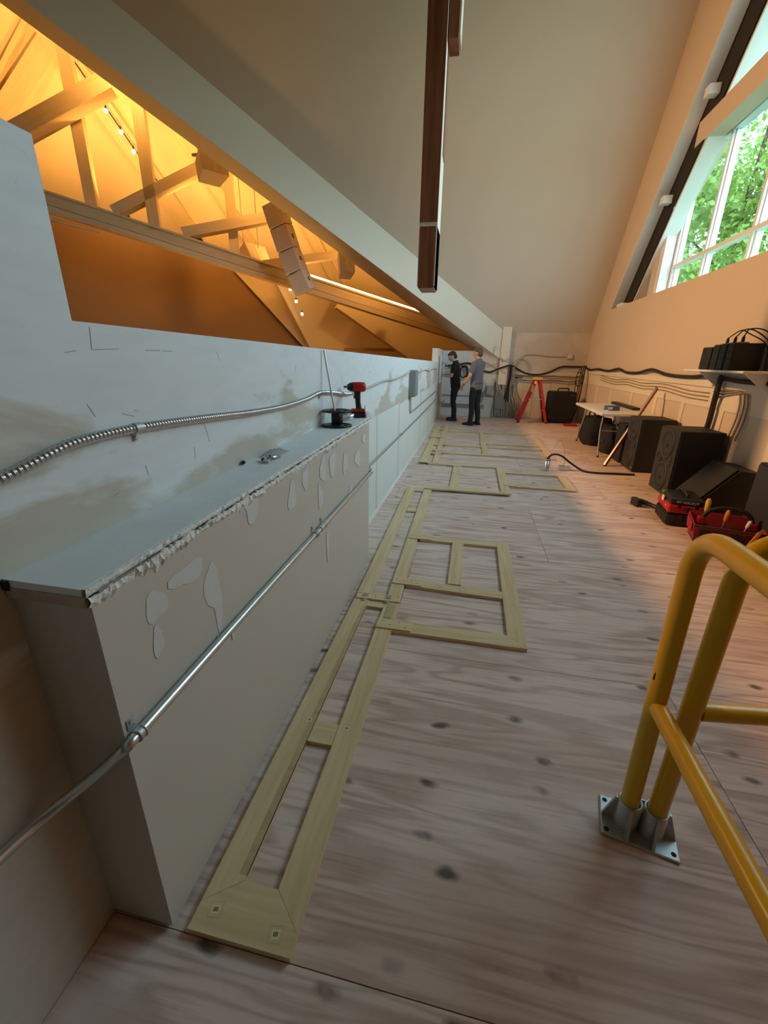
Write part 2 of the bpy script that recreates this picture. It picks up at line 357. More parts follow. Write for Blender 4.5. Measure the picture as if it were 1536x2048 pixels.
def glassmat():
    m = bpy.data.materials.new('window_glass'); m.use_nodes = True; n = m.node_tree; n.nodes.clear()
    o = n.nodes.new('ShaderNodeOutputMaterial'); t = n.nodes.new('ShaderNodeBsdfTransparent'); g = n.nodes.new('ShaderNodeBsdfGlossy'); g.inputs['Roughness'].default_value = 0.03
    t.inputs[0].default_value = (0.86, 0.95, 0.95, 1); mx = n.nodes.new('ShaderNodeMixShader'); mx.inputs[0].default_value = 0.04
    n.links.new(t.outputs[0], mx.inputs[1]); n.links.new(g.outputs[0], mx.inputs[2]); n.links.new(mx.outputs[0], o.inputs[0]); return m
M['glass'] = glassmat()

# ================================================================== STRUCTURE
def struct(o, label): return tag(o, label, kind='structure')
XL, XR, YB = -0.88, 2.90, 12.60
# floor with separate plywood sheets
fl = MB().box((XL, -5.8, -0.25), (XR, YB, -0.018)).build('floor', M['subfloor']); struct(fl, 'worn plywood subfloor of the loft, laid in staggered sheets'); tag(fl, fl['label'], 'floor')
rows = [(-3.3, -1.98, (0.4,)), (-1.98, -0.66, (1.4,)), (-0.66, 0.58, (0.9,)), (0.58, 1.90, (1.05,)), (1.90, 3.23, (-0.35, 2.09)), (3.23, 4.55, (0.71,)), (4.55, 5.80, (-0.78, 1.66)), (5.80, 7.10, (0.80,)),
        (7.10, 8.42, (-0.45, 1.99)), (8.42, 9.74, (1.15,)), (9.74, 11.06, (0.2,)), (11.06, YB, (1.5,))]
for (y0, y1, seams) in rows:
    xs = [XL]+list(seams)+[XR]
    for i in range(len(xs)-1):
        cx, cy = (xs[i]+xs[i+1])/2, (y0+y1)/2; hx, hy = (xs[i+1]-xs[i])/2-0.0015, (y1-y0)/2-0.0015
        MB().box((-hx, -hy, -0.018), (hx, hy, 0)).build('plywood_sheet', M['ply'], fl, loc=(cx, cy, 0))
# half wall to the left (with tall near part) and the sanctuary side below it
lw = MB().prism([(XL, -5.8, -3), (XL, 10.72, -3), (XL, 10.72, 1.468), (XL, 0.86, 1.569), (XL, 0.86, 1.90), (XL, -5.8, 1.90)], (-0.12, 0, 0)).build('wall_left', M['lwall'])
struct(lw, 'skim coated white half wall along the left side, taller near the camera'); lw['category'] = 'wall'
MB().prism([(XL-0.13, 10.70, -3), (XL-0.13, YB, -3), (XL-0.13, YB, 1.77), (XL-0.13, 10.70, 1.77)], (0.135, 0, 0)).build('end_pilaster', M['lwall'], lw)
sc = MB()                                          # scratches and old pencil lines on the skim coat
for (y, z, a, L) in ((0.90, 1.535, 1.45, 0.05), (0.94, 1.512, 0.05, 0.08), (1.10, 1.513, 0.02, 0.06), (1.16, 1.512, 0.0, 0.04), (0.84, 1.505, 0.15, 0.03), (1.42, 1.50, -1.2, 0.03), (0.97, 1.352, -0.3, 0.04), (1.0, 1.36, -0.2, 0.02),
                     (0.86, 1.375, -1.1, 0.035), (1.30, 1.255, -1.3, 0.07), (1.22, 1.20, 1.5, 0.04), (0.88, 1.16, 0.1, 0.02), (1.0, 1.195, -1.4, 0.03), (2.1, 1.45, 1.2, 0.04), (2.9, 1.36, 1.4, 0.05), (4.8, 1.40, 1.5, 0.05), (5.4, 1.33, 1.4, 0.06)):
    d = V((0, math.cos(a), math.sin(a))); n = V((0, -d.z, d.y))*0.0007; c = V((XL+0.0002, y, z))
    sc.prism([c-d*L/2-n, c+d*L/2-n, c+d*L/2+n, c-d*L/2+n], (0.0006, 0, 0))
so = sc.build('scratch_marks', mat('pencil_grey', (0.36, 0.34, 0.31), 0.8), lw); so['kind'] = 'stuff'
# white base line of caulk where half wall meets floor
struct(MB().box((XL, 2.93, 0), (XL+0.012, 10.7, 0.035)).build('baseboard_left', M['white']), 'low white bead along the foot of the half wall')['category'] = 'baseboard'
# boxed-out chase with its open top ledge
XC = -0.69
ch = empty('wall_chase', (XC, 0.58, 0)); struct(ch, 'beige boxed-out wall chase with broken drywall ledge on top'); ch['category'] = 'wall'
def P(o): return V(o)-V((XC, 0.58, 0))
MB().prism([P((XL, 0.58, 0.016)), P((XL, 2.90, 0.005)), P((XL, 2.90, 1.095)), P((XL, 0.58, 1.052))], (XC-XL, 0, 0)).build('body', M['chase'], ch)
MB().prism([P((XL, 0.572, 1.064)), P((XL, 2.905, 1.106)), P((XL, 2.905, 1.122)), P((XL, 0.572, 1.080))], (XC-XL-0.006, 0, 0)).build('drywall_cap', M['cap'], ch)
def rough_strip(name, m, z0, z1, xo, amp, zamp, n=260, gap=0.0, seed=1):     # one continuous crumbly strip along the ledge
    r = random.Random(seed); vs = []; fs = []
    for i in range(n+1):
        y = 0.574+2.33*i/n; zz = 0.0186*(y-0.574)
        k = 0.5+0.5*math.sin(i*0.13+seed)+0.4*math.sin(i*0.41)
        a0 = z0+zz-zamp*r.random()*(0.3+k); a1 = z1+zz+zamp*0.25*r.uniform(-1, 1); xm = xo+amp*r.random()
        vs += [P((XC-0.02, y, a0)), P((XC+xo*0.3, y, a0)), P((XC+xm, y, (a0+a1)/2+0.002*r.uniform(-1, 1))), P((XC+xo*0.6+amp*0.4*r.random(), y, a1)), P((XC-0.02, y, a1))]
    for i in range(n):
        for j in range(4): fs.append((i*5+j, (i+1)*5+j, (i+1)*5+j+1, i*5+j+1))
    return MB().add(vs, fs).build(name, m, ch)
rough_strip('cap_edge', M['gypsum'], 1.0655, 1.079, 0.0, 0.008, 0.003, seed=2)
rough_strip('crumbled_gypsum_edge', M['gypsum'], 1.043, 1.0605, 0.002, 0.009, 0.016, seed=5)
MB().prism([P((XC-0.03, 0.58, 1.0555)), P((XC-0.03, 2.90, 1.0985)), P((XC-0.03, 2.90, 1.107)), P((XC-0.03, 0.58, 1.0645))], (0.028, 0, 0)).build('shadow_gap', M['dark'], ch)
MB().box(tuple(P((XC-0.015, 0.60, 1.060))), tuple(P((XC+0.0035, 1.05, 1.0655)))).build('metal_corner_bead', M['greybox'], ch)
MB().box(tuple(P((XL+0.002, 0.570, 1.040))), tuple(P((XC-0.003, 0.5795, 1.0635)))).build('exposed_end_board', M['paper'], ch)
MB().box(tuple(P((XL-0.0, 0.567, 1.058))), tuple(P((XL+0.016, 0.575, 1.078)))).build('corner_hole', M['dark'], ch)
MB().box(tuple(P((XL, 0.605, 0.0005))), tuple(P((XC-0.008, 2.88, 0.0052)))).build('base_gap', M['dark'], ch)
pi_ = 0
for (y, z, hw, hh) in ((0.735, 0.945, 0.035, 0.045), (0.955, 0.865, 0.042, 0.085), (0.965, 0.77, 0.022, 0.05), (0.722, 0.855, 0.018, 0.045), (0.86, 0.965, 0.07, 0.032), (1.21, 1.025, 0.05, 0.05), (1.54, 0.965, 0.045, 0.06), (1.69, 1.0, 0.034, 0.06), (1.87, 0.86, 0.035, 0.07),
                       (1.92, 0.985, 0.05, 0.06), (2.07, 0.98, 0.06, 0.065), (2.30, 0.93, 0.045, 0.07), (2.58, 0.90, 0.075, 0.055), (1.955, 0.56, 0.026, 0.08), (2.40, 0.72, 0.055, 0.045), (2.75, 1.0, 0.05, 0.04), (1.02, 0.66, 0.010, 0.016), (0.94, 0.70, 0.008, 0.012)):
    pts = []; pi_ += 1
    for k in range(18):
        a = 2*math.pi*k/18; rr = 0.92+0.20*math.sin(2*a+pi_*1.7)*0.6+0.16*math.sin(3*a+pi_*2.3)+0.10*(random.random()-0.5); pts.append(P((XC+0.0002+0.0001*pi_, y+hw*math.cos(a)*rr, z+hh*(abs(math.sin(a))**0.8)*math.copysign(1, math.sin(a))*rr)))
    MB().prism(pts, (0.0008, 0, 0)).build('spackle_patch', M['spackle'], ch)
# far drywall panels of the half wall: raised taped joints
for y0, y1 in ((2.93, 5.33), (5.335, 7.63), (7.635, 9.13), (9.135, 10.69)):
    MB().box((XL, y0, 0.036), (XL+0.0015, y1, 0.98+0.02*math.sin(y0*3))).build('drywall_panel', M['panel'], lw)
for y in (4.0, 5.3, 7.6, 9.1, 10.3):
    MB().box((XL+0.0016, y, 0.04), (XL+0.0032, y+0.07, 1.0)).build('taped_joint', M['spackle'], lw)

# back wall
bw = MB().prism([(0.60, YB, -0.02), (XR+0.6, YB, -0.02), (XR+0.6, YB, 2.45), (0.60, YB, 2.45)], (0, 0.14, 0)).build('wall_back', M['bwall']); struct(bw, 'beige back wall covered in loose cables and conduit')
bw['category'] = 'wall'
MB().box((XL-0.12, YB, -3), (0.605, YB+0.14, 1.76)).build('low_wall_panel', M['cap'], bw)
MB().box((0.665, YB-0.10, 0.9), (0.893, YB, 2.42)).build('boxed_post', M['beamface'], bw)
for z0, z1 in ((1.16, 1.235), (1.03, 1.075)): MB().box((0.9, YB-0.025, z0), (XR, YB, z1)).build('wall_rail', M['rwall_light'], bw)
MB().box((1.20, YB-0.012, 0.02), (2.85, YB, 1.0)).build('bare_board', M['rwall_light'], bw)
for x in (1.62, 2.05, 2.5): MB().box((x, YB-0.018, 0.02), (x+0.03, YB-0.012, 1.0)).build('board_batten', M['bwall'], bw)

# sloping ceiling
rz = lambda y: 2.22+1.42*(YB-y)
cl = [(XR+0.6, 12.68), (0.40, 12.68), (0.575, 12.512), (-6.858, 8.939), (-10.3, 7.28), (-10.3, 3.6), (XR+0.6, 3.6)]
ce = MB().prism([(x, y, rz(y)) for x, y in cl], (0, 0.10, 0.07)).build('ceiling', M['ceil']); struct(ce, 'tall sloping beige ceiling plane'); ce['category'] = 'ceiling'
for (x, y) in ((-3.42, 9.87), (1.03, 11.05)):       # sprinkler escutcheons
    c = V((x, y, rz(y))); nrm = V((0, -1.42, -1)).normalized(); MB().cyl(c, c+nrm*0.012, 0.045, 16).build('sprinkler_cover', M['ceil'], ce)

# big valley beam between loft and sanctuary
fn = V((-0.433, 0.901, 0)); B0 = V((0.575, 12.512, 2.345)); U = V((-0.901, -0.433, 0))
A1 = V((-10.4, 7.236, 9.84)); F0 = V((0.70, 12.572, 1.535)); F1 = V((-10.4, 7.236, 8.66))
B00 = B0+(B0-A1).normalized()*0.13
vb = MB()
vb.add([B00, F0, F0+fn, B00+fn, A1, F1, F1+fn, A1+fn], [(0,1,5,4), (1,2,6,5), (2,3,7,6), (3,0,4,7), (0,3,2,1), (4,5,6,7)])
o = vb.build('trim_1', M['beamface']); struct(o, 'huge boxed valley beam descending to the back corner'); o['category'] = 'beam'

# right gable wall with the big window opening
rw = empty('wall_right', (XR, 3.5, 0)); struct(rw, 'beige gable wall on the right holding the big window'); rw['category'] = 'wall'
WC = 5.8                                            # centre line of the gable window
mir = lambda pl: [(2*WC-y, z) for y, z in pl]
IA = 2.635+1.066*(11.27-WC); OA = 4.78+1.055*(8.62-WC)
def yz(poly, x): return [(x-XR, y-3.5, z) for y, z in poly]
MB().box((0, -9.3, -3), (0.62, 24.5, 2.635)).build('sill_wall', M['rwall'], rw)
for nm, pl in (('gable_panel', [(28, 2.635), (11.27, 2.635), (WC, IA), (WC, 15), (28, 15)]), ('gable_panel', [(-5.8, 2.635), (2*WC-11.27, 2.635), (WC, IA), (WC, 15), (-5.8, 15)])):
    MB().prism(yz(pl, XR), (0.20, 0, 0)).build(nm, M['rwall'], rw)

og = [(28, 2.635), (9.65, 2.635), (9.65, 4.12), (8.62, 4.78), (WC, OA), (WC, 15), (28, 15)]
og2 = [(-5.8, 2.635)]+mir(og)[1:-1]+[(-5.8, 15)]
for pl in (og, og2):
    MB().prism(yz(pl, 3.38), (0.12, 0, 0)).build('outer_wall_panel', M['rwall'], rw)
# bare plaster strips left by removed wainscot along the lower right wall
MB().box((-0.035, -5, 1.245), (0, 9.05, 1.325)).build('wall_rail', M['rwall_light'], rw)
MB().box((-0.012, -5, 1.0), (0, 9.05, 1.245)).build('bare_plaster_band', M['rwall_light'], rw)
for y in (1.2, 2.2, 3.2, 4.15, 5.25, 6.5, 7.6): MB().box((-0.012, y, 0.02), (0, y+0.10, 1.0)).build('bare_plaster_strip', M['rwall_light'], rw)

# window assembly
wn = empty('window_1', (3.44, 3.5, 2.635)); struct(wn, 'tall gable window with white mullions looking onto trees'); wn['category'] = 'window'
def wq(x, y, z): return V((x-3.44, y-3.5, z-2.635))
def wbox(name, m, lo, hi): return MB().box(tuple(wq(*lo)), tuple(wq(*hi))).build(name, m, wn)
def wpoly(name, m, pl, x0, x1): return MB().prism([wq(x0, y, z) for y, z in pl], (x1-x0, 0, 0)).build(name, m, wn)
tr_ = [(11.27, 2.636), (WC, IA), (WC, IA-0.03), (11.245, 2.636)]
for pl in (tr_, mir(tr_)): wpoly('sloped_reveal', M['white'], pl, 2.897, 3.10)
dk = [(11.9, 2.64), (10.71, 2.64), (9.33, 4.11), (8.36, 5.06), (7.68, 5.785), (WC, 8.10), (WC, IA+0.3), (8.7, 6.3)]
for pl in (dk, mir(dk)): wpoly('pocket_shadow', M['dark'], pl, 3.112, 3.13)  # black board in place of the shadow in the deep slot
lb = [(10.70, 2.64), (9.32, 4.10), (8.35, 5.05), (7.67, 5.775), (WC, 8.09), (WC, 8.03), (7.64, 5.74), (8.32, 5.01), (9.29, 4.06), (10.65, 2.64)]
for pl in (lb, mir(lb)): wpoly('sloped_lining', M['white'], pl, 3.135, 3.378)
for (y, z) in ((8.52, 5.20), (9.52, 4.17)):
    wbox('blind_bracket', M['white'], (2.95, y-0.06, z-0.05), (3.10, y+0.08, z+0.07))
wbox('corner_bracket', M['white'], (2.91, 10.6, 2.64), (3.10, 10.9, 2.70))
wbox('jamb_post', M['rwall'], (3.21, 9.85, 2.637), (3.37, 10.1, 4.22)); wbox('jamb_lining', M['alu'], (3.215, 9.66, 2.637), (3.375, 9.845, 4.12))
wbox('purlin', M['rwall'], (3.11, 2*WC-9.0, 4.71), (3.36, 9.0, 5.03))
ms = [9.62, 8.47, 7.21, 5.98, 4.75, 3.52, 2.0]
for y in ms:
    zt = 4.70
    wbox('mullion', M['alu'], (3.39, y-0.03, 2.637), (3.51, y+0.03, zt))
    wbox('glazing_bead', M['alu'], (3.425, y-0.055, 2.637), (3.485, y-0.034, zt))
    wbox('glazing_bead', M['alu'], (3.425, y+0.034, 2.637), (3.485, y+0.055, zt))
for y0, y1 in zip(ms[1:], ms[:-1]):
    wbox('transom', M['white'], (3.39, y0+0.031, 3.14), (3.50, y1-0.031, 3.20))
    wbox('pane', M['glass'], (3.452, y0+0.056, 2.64), (3.458, y1-0.056, 3.138)); wbox('pane', M['glass'], (3.452, y0+0.056, 3.202), (3.458, y1-0.056, 4.70))
wbox('head_rail', M['alu'], (3.38, 2.0, 4.705), (3.51, 9.6, 4.80))
for y in ms[1:-1]:
    zt = 4.78+(8.62-max(y, 2*WC-y))*1.055
    if zt > 4.95: wbox('upper_mullion', M['alu'], (3.39, y-0.03, 4.81), (3.51, y+0.03, zt))
wpoly('upper_pane', M['glass'], [(8.55, 4.80), (WC, OA-0.05), (2*WC-8.55, 4.80)], 3.452, 3.456)

# enclosing shell of the building beyond the loft
sh = empty('wall_far', (-10, 10, -3)); struct(sh, 'outer shell of the hall beyond the half wall'); sh['category'] = 'wall'
def sq(x, y, z): return (x+10, y-10, z+3)
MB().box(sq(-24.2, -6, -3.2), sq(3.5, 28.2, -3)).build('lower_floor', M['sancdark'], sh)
MB().box(sq(-24.2, -6, 15), sq(3.6, 28.2, 15.2)).build('roof_deck', M['sanc'], sh)
MB().box(sq(-24.2, -6, -3), sq(-24, 28.2, 15)).build('side_wall', M['sanc'], sh)
MB().box(sq(-24.2, -6.0, -3), sq(3.5, -5.8, 15)).build('rear_wall', M['bwall'], sh)
MB().box(sq(-24.2, 28, -3), sq(3.5, 28.2, 15)).build('end_wall', M['sanc'], sh)

# ================================================================== SANCTUARY seen over the half wall
def S(off, u, z): return B0+fn*off+U*u+V((0, 0, z-B0.z))
def Sp(off, ul): return [S(off, u, z) for u, z in ul]
zt = lambda u: 3.25+0.232*u
sb = empty('wall_sanctuary', S(8, 5, -3)); struct(sb, 'orange lit end wall and roof slopes of the hall beyond'); sb['category'] = 'wall'
so_ = sb.location.copy()
def sprism(name, m, pts, d, par=sb, org=None):
    org = so_ if org is None else org
    return MB().prism([p-org for p in pts], d).build(name, m, par)
sprism('dimmed_end_wall', M['sancdark'], Sp(8, [(-5, -3), (22, -3), (22, zt(22)), (-5, zt(-5))]), fn*0.2)
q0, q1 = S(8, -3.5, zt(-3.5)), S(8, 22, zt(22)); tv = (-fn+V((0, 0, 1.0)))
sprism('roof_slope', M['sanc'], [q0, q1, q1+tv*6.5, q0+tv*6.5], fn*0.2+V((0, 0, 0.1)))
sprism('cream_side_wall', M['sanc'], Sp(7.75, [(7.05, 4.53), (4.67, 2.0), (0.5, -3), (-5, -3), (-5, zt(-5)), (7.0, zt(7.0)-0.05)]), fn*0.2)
def sbeam(name, off, a, b, h, d, m, par, org, lift=0):
    a = V(a); b = V(b); p, q = S(off, *a[:2] if len(a) == 2 else (a[0], a[1])), S(off, b[0], b[1])
    t = (q-p).normalized(); n = t.cross(fn).normalized()
    M4 = Matrix((t, fn, t.cross(fn))).transposed()
    L = (q-p).length
    o = MB().box((-L/2, 0, -h/2), (L/2, d, h/2)).build(name, m, par)
    o.matrix_local = Matrix.Translation((p+q)/2-org) @ M4.to_4x4()
    return o
sbeam('lower_rafter', 5.6, (3.35, 3.55, 0), (0.0, 1.55, 0), 0.75, 0.5, M['sanc'], sb, so_)
sbeam('dark_rail', 7.0, (3.0, 1.86, 0), (0.3, 1.88, 0), 0.12, 0.3, M['sancdark'], sb, so_)
sbeam('rafter', 7.3, (5.55, 4.3, 0), (4.05, 1.4, 0), 0.16, 0.2, M['sanc'], sb, so_)
# roof rafters lying on the slope
def onq(u, k): return S(8, u, zt(u))+tv*k
def qbeam(name, p, q, w, d, m=None):
    t = (q-p).normalized(); nn = V((-tv.y*0, 0, 0)); nrm = (tv.cross(U)).normalized()
    if nrm.z > 0: nrm = -nrm
    s_ = nrm.cross(t)
    M4 = Matrix((t, s_, nrm)).transposed(); L = (q-p).length
    o = MB().box((-L/2, -w/2, 0), (L/2, w/2, d)).build(name, m or M['truss'], sb)
    o.matrix_local = Matrix.Translation((p+q)/2-so_) @ M4.to_4x4(); return o
qbeam('roof_rafter', onq(8.2, 0.2), onq(11.4, 4.4), 0.55, 0.22)
qbeam('roof_rafter', onq(14.0, 0.9), onq(10.4, 3.5), 0.45, 0.22)
qbeam('roof_rafter', onq(14.0, 1.2), onq(10.9, 3.6), 0.10, 0.16)
qbeam('roof_rafter', onq(5.9, 0.1), onq(8.6, 3.4), 0.35, 0.22)
qbeam('roof_rafter', onq(3.0, 0.1), onq(5.2, 2.6), 0.35, 0.22)

# scissor truss
TO = S(3, 11.2, 4.9)
tr = empty('roof_truss', TO, label='cream timber scissor truss with posts and diagonals, spanning the orange hall', cat='truss')
def tb(name, a, b, h, d=0.3, off=3.0): return sbeam(name, off, (*a, 0), (*b, 0), h, d, M['truss'], tr, TO)
tb('bottom_chord', (16.0, 6.28), (-3.0, 1.75), 0.26); tb('chord_flange', (16.0, 6.06), (-3.0, 1.53), 0.13, 0.36, 2.94)
tb('chord_fillet', (16.0, 6.42), (-3.0, 1.89), 0.05, 0.34, 2.97)
tb('post', (8.67, 4.6), (8.67, 9.2), 0.27, 0.3); tb('post', (10.15, 5.0), (10.15, 9.2), 0.27, 0.28, 3.3); tb('post', (6.73, 4.25), (6.73, 7.6), 0.25, 0.28, 3.3)
tb('diagonal', (12.6, 5.6), (9.2, 7.52), 0.34, 0.45, 2.8); tb('diagonal', (9.6, 4.95), (7.0, 6.3), 0.24, 0.35); tb('diagonal', (8.0, 4.6), (4.6, 5.42), 0.24, 0.35); tb('diagonal', (6.1, 3.95), (2.6, 4.6), 0.2, 0.3)
tb('lower_track', (12.8, 5.02), (9.6, 4.45), 0.05, 0.06, 2.5); tb('lower_track', (12.8, 4.86), (9.8, 4.32), 0.04, 0.06, 2.4)
qs = sbeam('led_strip', 3.02, (5.2, 3.92, 0), (1.1, 2.94, 0), 0.03, 0.12, M['strip'], tr, TO)
# string bulbs on the rafters
def bulb(p, lab, grp):
    b = empty('festoon_bulb', p, label=lab, cat='bulb', group=grp)
    MB().ball((0, 0, -0.03), 0.055, 10, 7).build('globe', M['bulb'], b); MB().cyl((0, 0, 0.022), (0, 0, 0.10), 0.024, 8).build('socket', M['rubber'], b)
for w_, x in (('topmost', (10.10, 2.84)), ('second from the top', (9.87, 2.55)), ('third from the top', (9.64, 2.27)), ('fourth from the top', (9.44, 1.99)), ('lowest', (8.99, 1.45))):
    bulb(onq(*x)+V((0.16, -0.34, -0.26)), 'round warm bulb, %s on the cord along the upper roof rafter' % w_, 'upper rafter bulbs')
w_ = MB().tube(spline([onq(10.4, 3.2)+V((0.12, -0.26, -0.17)), onq(9.87, 2.55)+V((0.12, -0.26, -0.19)), onq(9.44, 1.99)+V((0.12, -0.26, -0.18)), onq(8.9, 1.34)+V((0.12, -0.26, -0.17))]), 0.018, 6).build('light_cord', M['rubber'])
tag(w_, 'dark cord carrying bulbs along the upper roof rafter', 'cord')
for w_, u, z in (('top', 5.06, 3.95), ('middle', 4.86, 3.55), ('bottom', 4.66, 3.12)):
    bulb(S(7.05, u, z), 'round warm bulb, %s of three on the low rafter beneath the truss' % w_, 'lower rafter bulbs')

# line array and single loudspeakers
la = empty('line_array', S(1.8, 5.4, 3.0), label='hanging curved column of stacked pale loudspeaker boxes', cat='loudspeaker')
lo_ = la.location.copy()
rot = math.atan2(U.y, U.x)
prev = None; pts_ = [(5.62, 5.12), (5.46, 4.62), (5.30, 4.12), (5.12, 3.63), (4.90, 3.17)]
for i, (u, z) in enumerate(pts_[:-1]):
    a = S(1.8, u, z); b = S(1.8, *pts_[i+1]); ax = (b-a).normalized()
    s_ = fn.cross(ax).normalized(); f_ = ax.cross(s_)
    R3 = Matrix((s_, f_, ax)).transposed(); L = (b-a).length
    yawm = Matrix.Rotation(math.radians(32), 4, 'Z')
    bx_ = MB().bbox((-0.24, -0.20, 0.006), (0.24, 0.22, L-0.006), 0.02).build('array_box', M['speakwhite'], la)
    bx_.matrix_local = Matrix.Translation(a-lo_) @ R3.to_4x4() @ yawm
    MB().box((0.235, 0.02, L*0.35), (0.25, 0.12, L*0.65)).build('connector_plate', M['black'], bx_)
    MB().box((-0.251, -0.03, L*0.42), (-0.238, 0.03, L*0.6)).build('connector_plate', M['black'], bx_)
MB().cyl(S(1.8, 5.62, 5.1)-lo_, S(1.8, 5.62, 8.6)-lo_, 0.02, 8).build('hanging_cable', M['rubber'], la)
def hspk(off, u, z, w, d, h, yaw, tilt, lab, rig=True):
    e = empty('hanging_loudspeaker', S(off, u, z), label=lab, cat='loudspeaker')
    b = MB().prism([(-w/2, -d/2, -h/2), (w/2, -d/2, -h/2), (w/2*0.8, d/2, -h/2), (-w/2*0.8, d/2, -h/2)], (0, 0, h)).build('cabinet', M['speakwhite'], e)
    b.rotation_euler = (tilt, 0, yaw)
    MB().box((-0.04, d/2-0.01, -0.06), (0.04, d/2+0.01, 0.04)).build('connector_plate', M['black'], b)
    MB().box((-w*0.08, -d/2-0.012, -h/2+0.03), (w*0.08, -d/2, h/2-0.02)).build('grille_badge', M['sanc'], b)
    MB().cyl((-w*0.3, 0, h/2), (-w*0.3, 0, h/2+2.2), 0.015, 6).build('hanging_rod', M['greybox'], e); MB().cyl((w*0.3, 0, h/2), (w*0.3, 0, h/2+2.2), 0.015, 6).build('hanging_rod', M['greybox'], e)
    if rig:
        MB().box((-w*0.7, -0.03, h/2+0.05), (w*0.7, 0.03, h/2+0.10)).build('rigging_bar', M['truss'], e); MB().box((-0.03, -w*0.6, h/2+0.10), (0.03, w*0.6, h/2+0.15)).build('rigging_bar', M['truss'], e)
    return e
hspk(1.6, 7.0, 5.62, 0.62, 0.5, 0.42, 0.9, -0.25, 'wide pale loudspeaker on a rigging frame near the tall truss post')
hspk(1.6, 3.85, 3.85, 0.40, 0.42, 0.55, 0.5, -0.3, 'small pale loudspeaker hanging right of the speaker column', False)
hspk(4.6, 6.3, 4.35, 0.8, 0.7, 0.55, 1.2, -0.5, 'pale loudspeaker half hidden behind the truss chord', False)
# theatre spotlight hanging under the truss at the far left
sl = empty('stage_spotlight', S(2.4, 10.9, 4.55), label='small black stage spotlight hanging at the left of the truss', cat='spotlight')
MB().tube([(0, 0, 0.3), (0, 0, 0.08), (0.07, 0, 0.02), (0.07, 0, -0.1)], 0.012, 6).build('yoke', M['black'], sl)
b = MB().lathe([(0.0, -0.2), (0.05, -0.2), (0.065, -0.1), (0.07, 0.1), (0.09, 0.16), (0.088, 0.165), (0.06, 0.1), (0.0, 0.09)], (0, 0, 0), 14).build('barrel', M['black'], sl, loc=(0, 0, -0.12), rot=(math.radians(115), 0, 0.6))

# warm flood lamps of the hall (fixtures with their own light)
def flood(p, aim, power, lab, r=0.18, cone=150, col=(1.0, 0.47, 0.11)):
    e = empty('hall_floodlight', p, label=lab, cat='floodlight')
    q = (V(aim)-V(p)).to_track_quat('-Z', 'Y').to_euler()
    h = MB().lathe([(0.0, 0.22), (r*0.6, 0.22), (r*1.05, 0.02), (r*1.15, -0.02), (r*1.1, -0.02), (r, 0.04), (0, 0.06)], (0, 0, 0), 16).build('housing', M['black'], e, rot=q)
    MB().box((-r*1.3, -0.02, -0.02), (-r*1.2, 0.02, 0.35)).build('bracket', M['black'], e, rot=q)
    L = bpy.data.lights.new('lamp', 'SPOT'); L.energy = power*WARM; L.color = col; L.spot_size = math.radians(cone); L.spot_blend = 0.8; L.shadow_soft_size = r
    lo = bpy.data.objects.new('lamp', L); COL.objects.link(lo); lo.parent = e; lo.rotation_euler = q
flood((-8.2, 5.2, 6.6), (2.9, 6.6, 1.2), 3700, 'warm floodlight high beyond the half wall aimed at the loft', 0.3, 78, (1.0, 0.53, 0.21))
for i, (u_, pw, lab) in enumerate(((2.6, 200, 'warm floodlight behind the valley beam nearest the back corner'), (5.6, 300, 'warm floodlight behind the valley beam above the speaker column'), (8.6, 330, 'warm floodlight behind the valley beam above the tall truss post'), (11.4, 330, 'warm floodlight behind the valley beam at the far left'))):
    z_ = 1.54+0.58*u_+1.25
    flood(S(1.35, u_, z_), S(5.5, u_+0.3, z_+1.2), pw, lab, 0.14, 165)
for u_, pw, lab in ((2.2, 190, 'warm uplight resting on the truss chord near the back corner'), (5.0, 250, 'warm uplight resting on the truss chord by the speaker column'), (7.7, 290, 'warm uplight resting on the truss chord between the posts'), (9.5, 300, 'warm uplight resting on the truss chord behind the leftmost post'), (12.0, 360, 'warm uplight resting on the truss chord at the far left')):
    flood(S(3.75, u_, 2.75+0.238*u_), S(5.6, u_+0.3, 2.75+0.238*u_+3.5), pw, lab, 0.10, 150)
flood(S(2.2, 7.0, -1.5), S(3.2, 7.0, 6), 500, 'warm uplight on the hall floor under the truss', cone=90)
# hanging redwood post
kp = empty('hanging_post', (-0.58, 5.0, 2.22), label='dark redwood post hanging from the roof over the half wall', cat='timber post')
MB().box((-0.092, 0.012, 0.02), (0.092, 0.34, 10.6)).build('pale_core', M['cream'], kp)
MB().box((-0.080, 0.0, 0.0), (0.080, 0.34, 0.56)).build('end_block', M['redwood'], kp)
MB().box((-0.092, 0.004, 0.02), (-0.081, 0.34, 0.56)).build('side_strip', M['cream'], kp); MB().box((0.081, 0.004, 0.02), (0.092, 0.34, 0.56)).build('side_strip', M['cream'], kp)
MB().box((-0.090, 0.0, 0.60), (0.090, 0.011, 10.6)).build('face_board', M['redwood'], kp)
MB().box((0.093, 0.16, 1.2), (0.10, 0.34, 10.6)).build('side_board', M['redwood'], kp)
MB().box((0.101, 0.05, 2.02), (0.19, 0.30, 10.6)).build('short_board', M['redwood'], kp); MB().box((0.191, 0.06, 2.06), (0.205, 0.30, 10.6)).build('side_strip', M['cream'], kp)

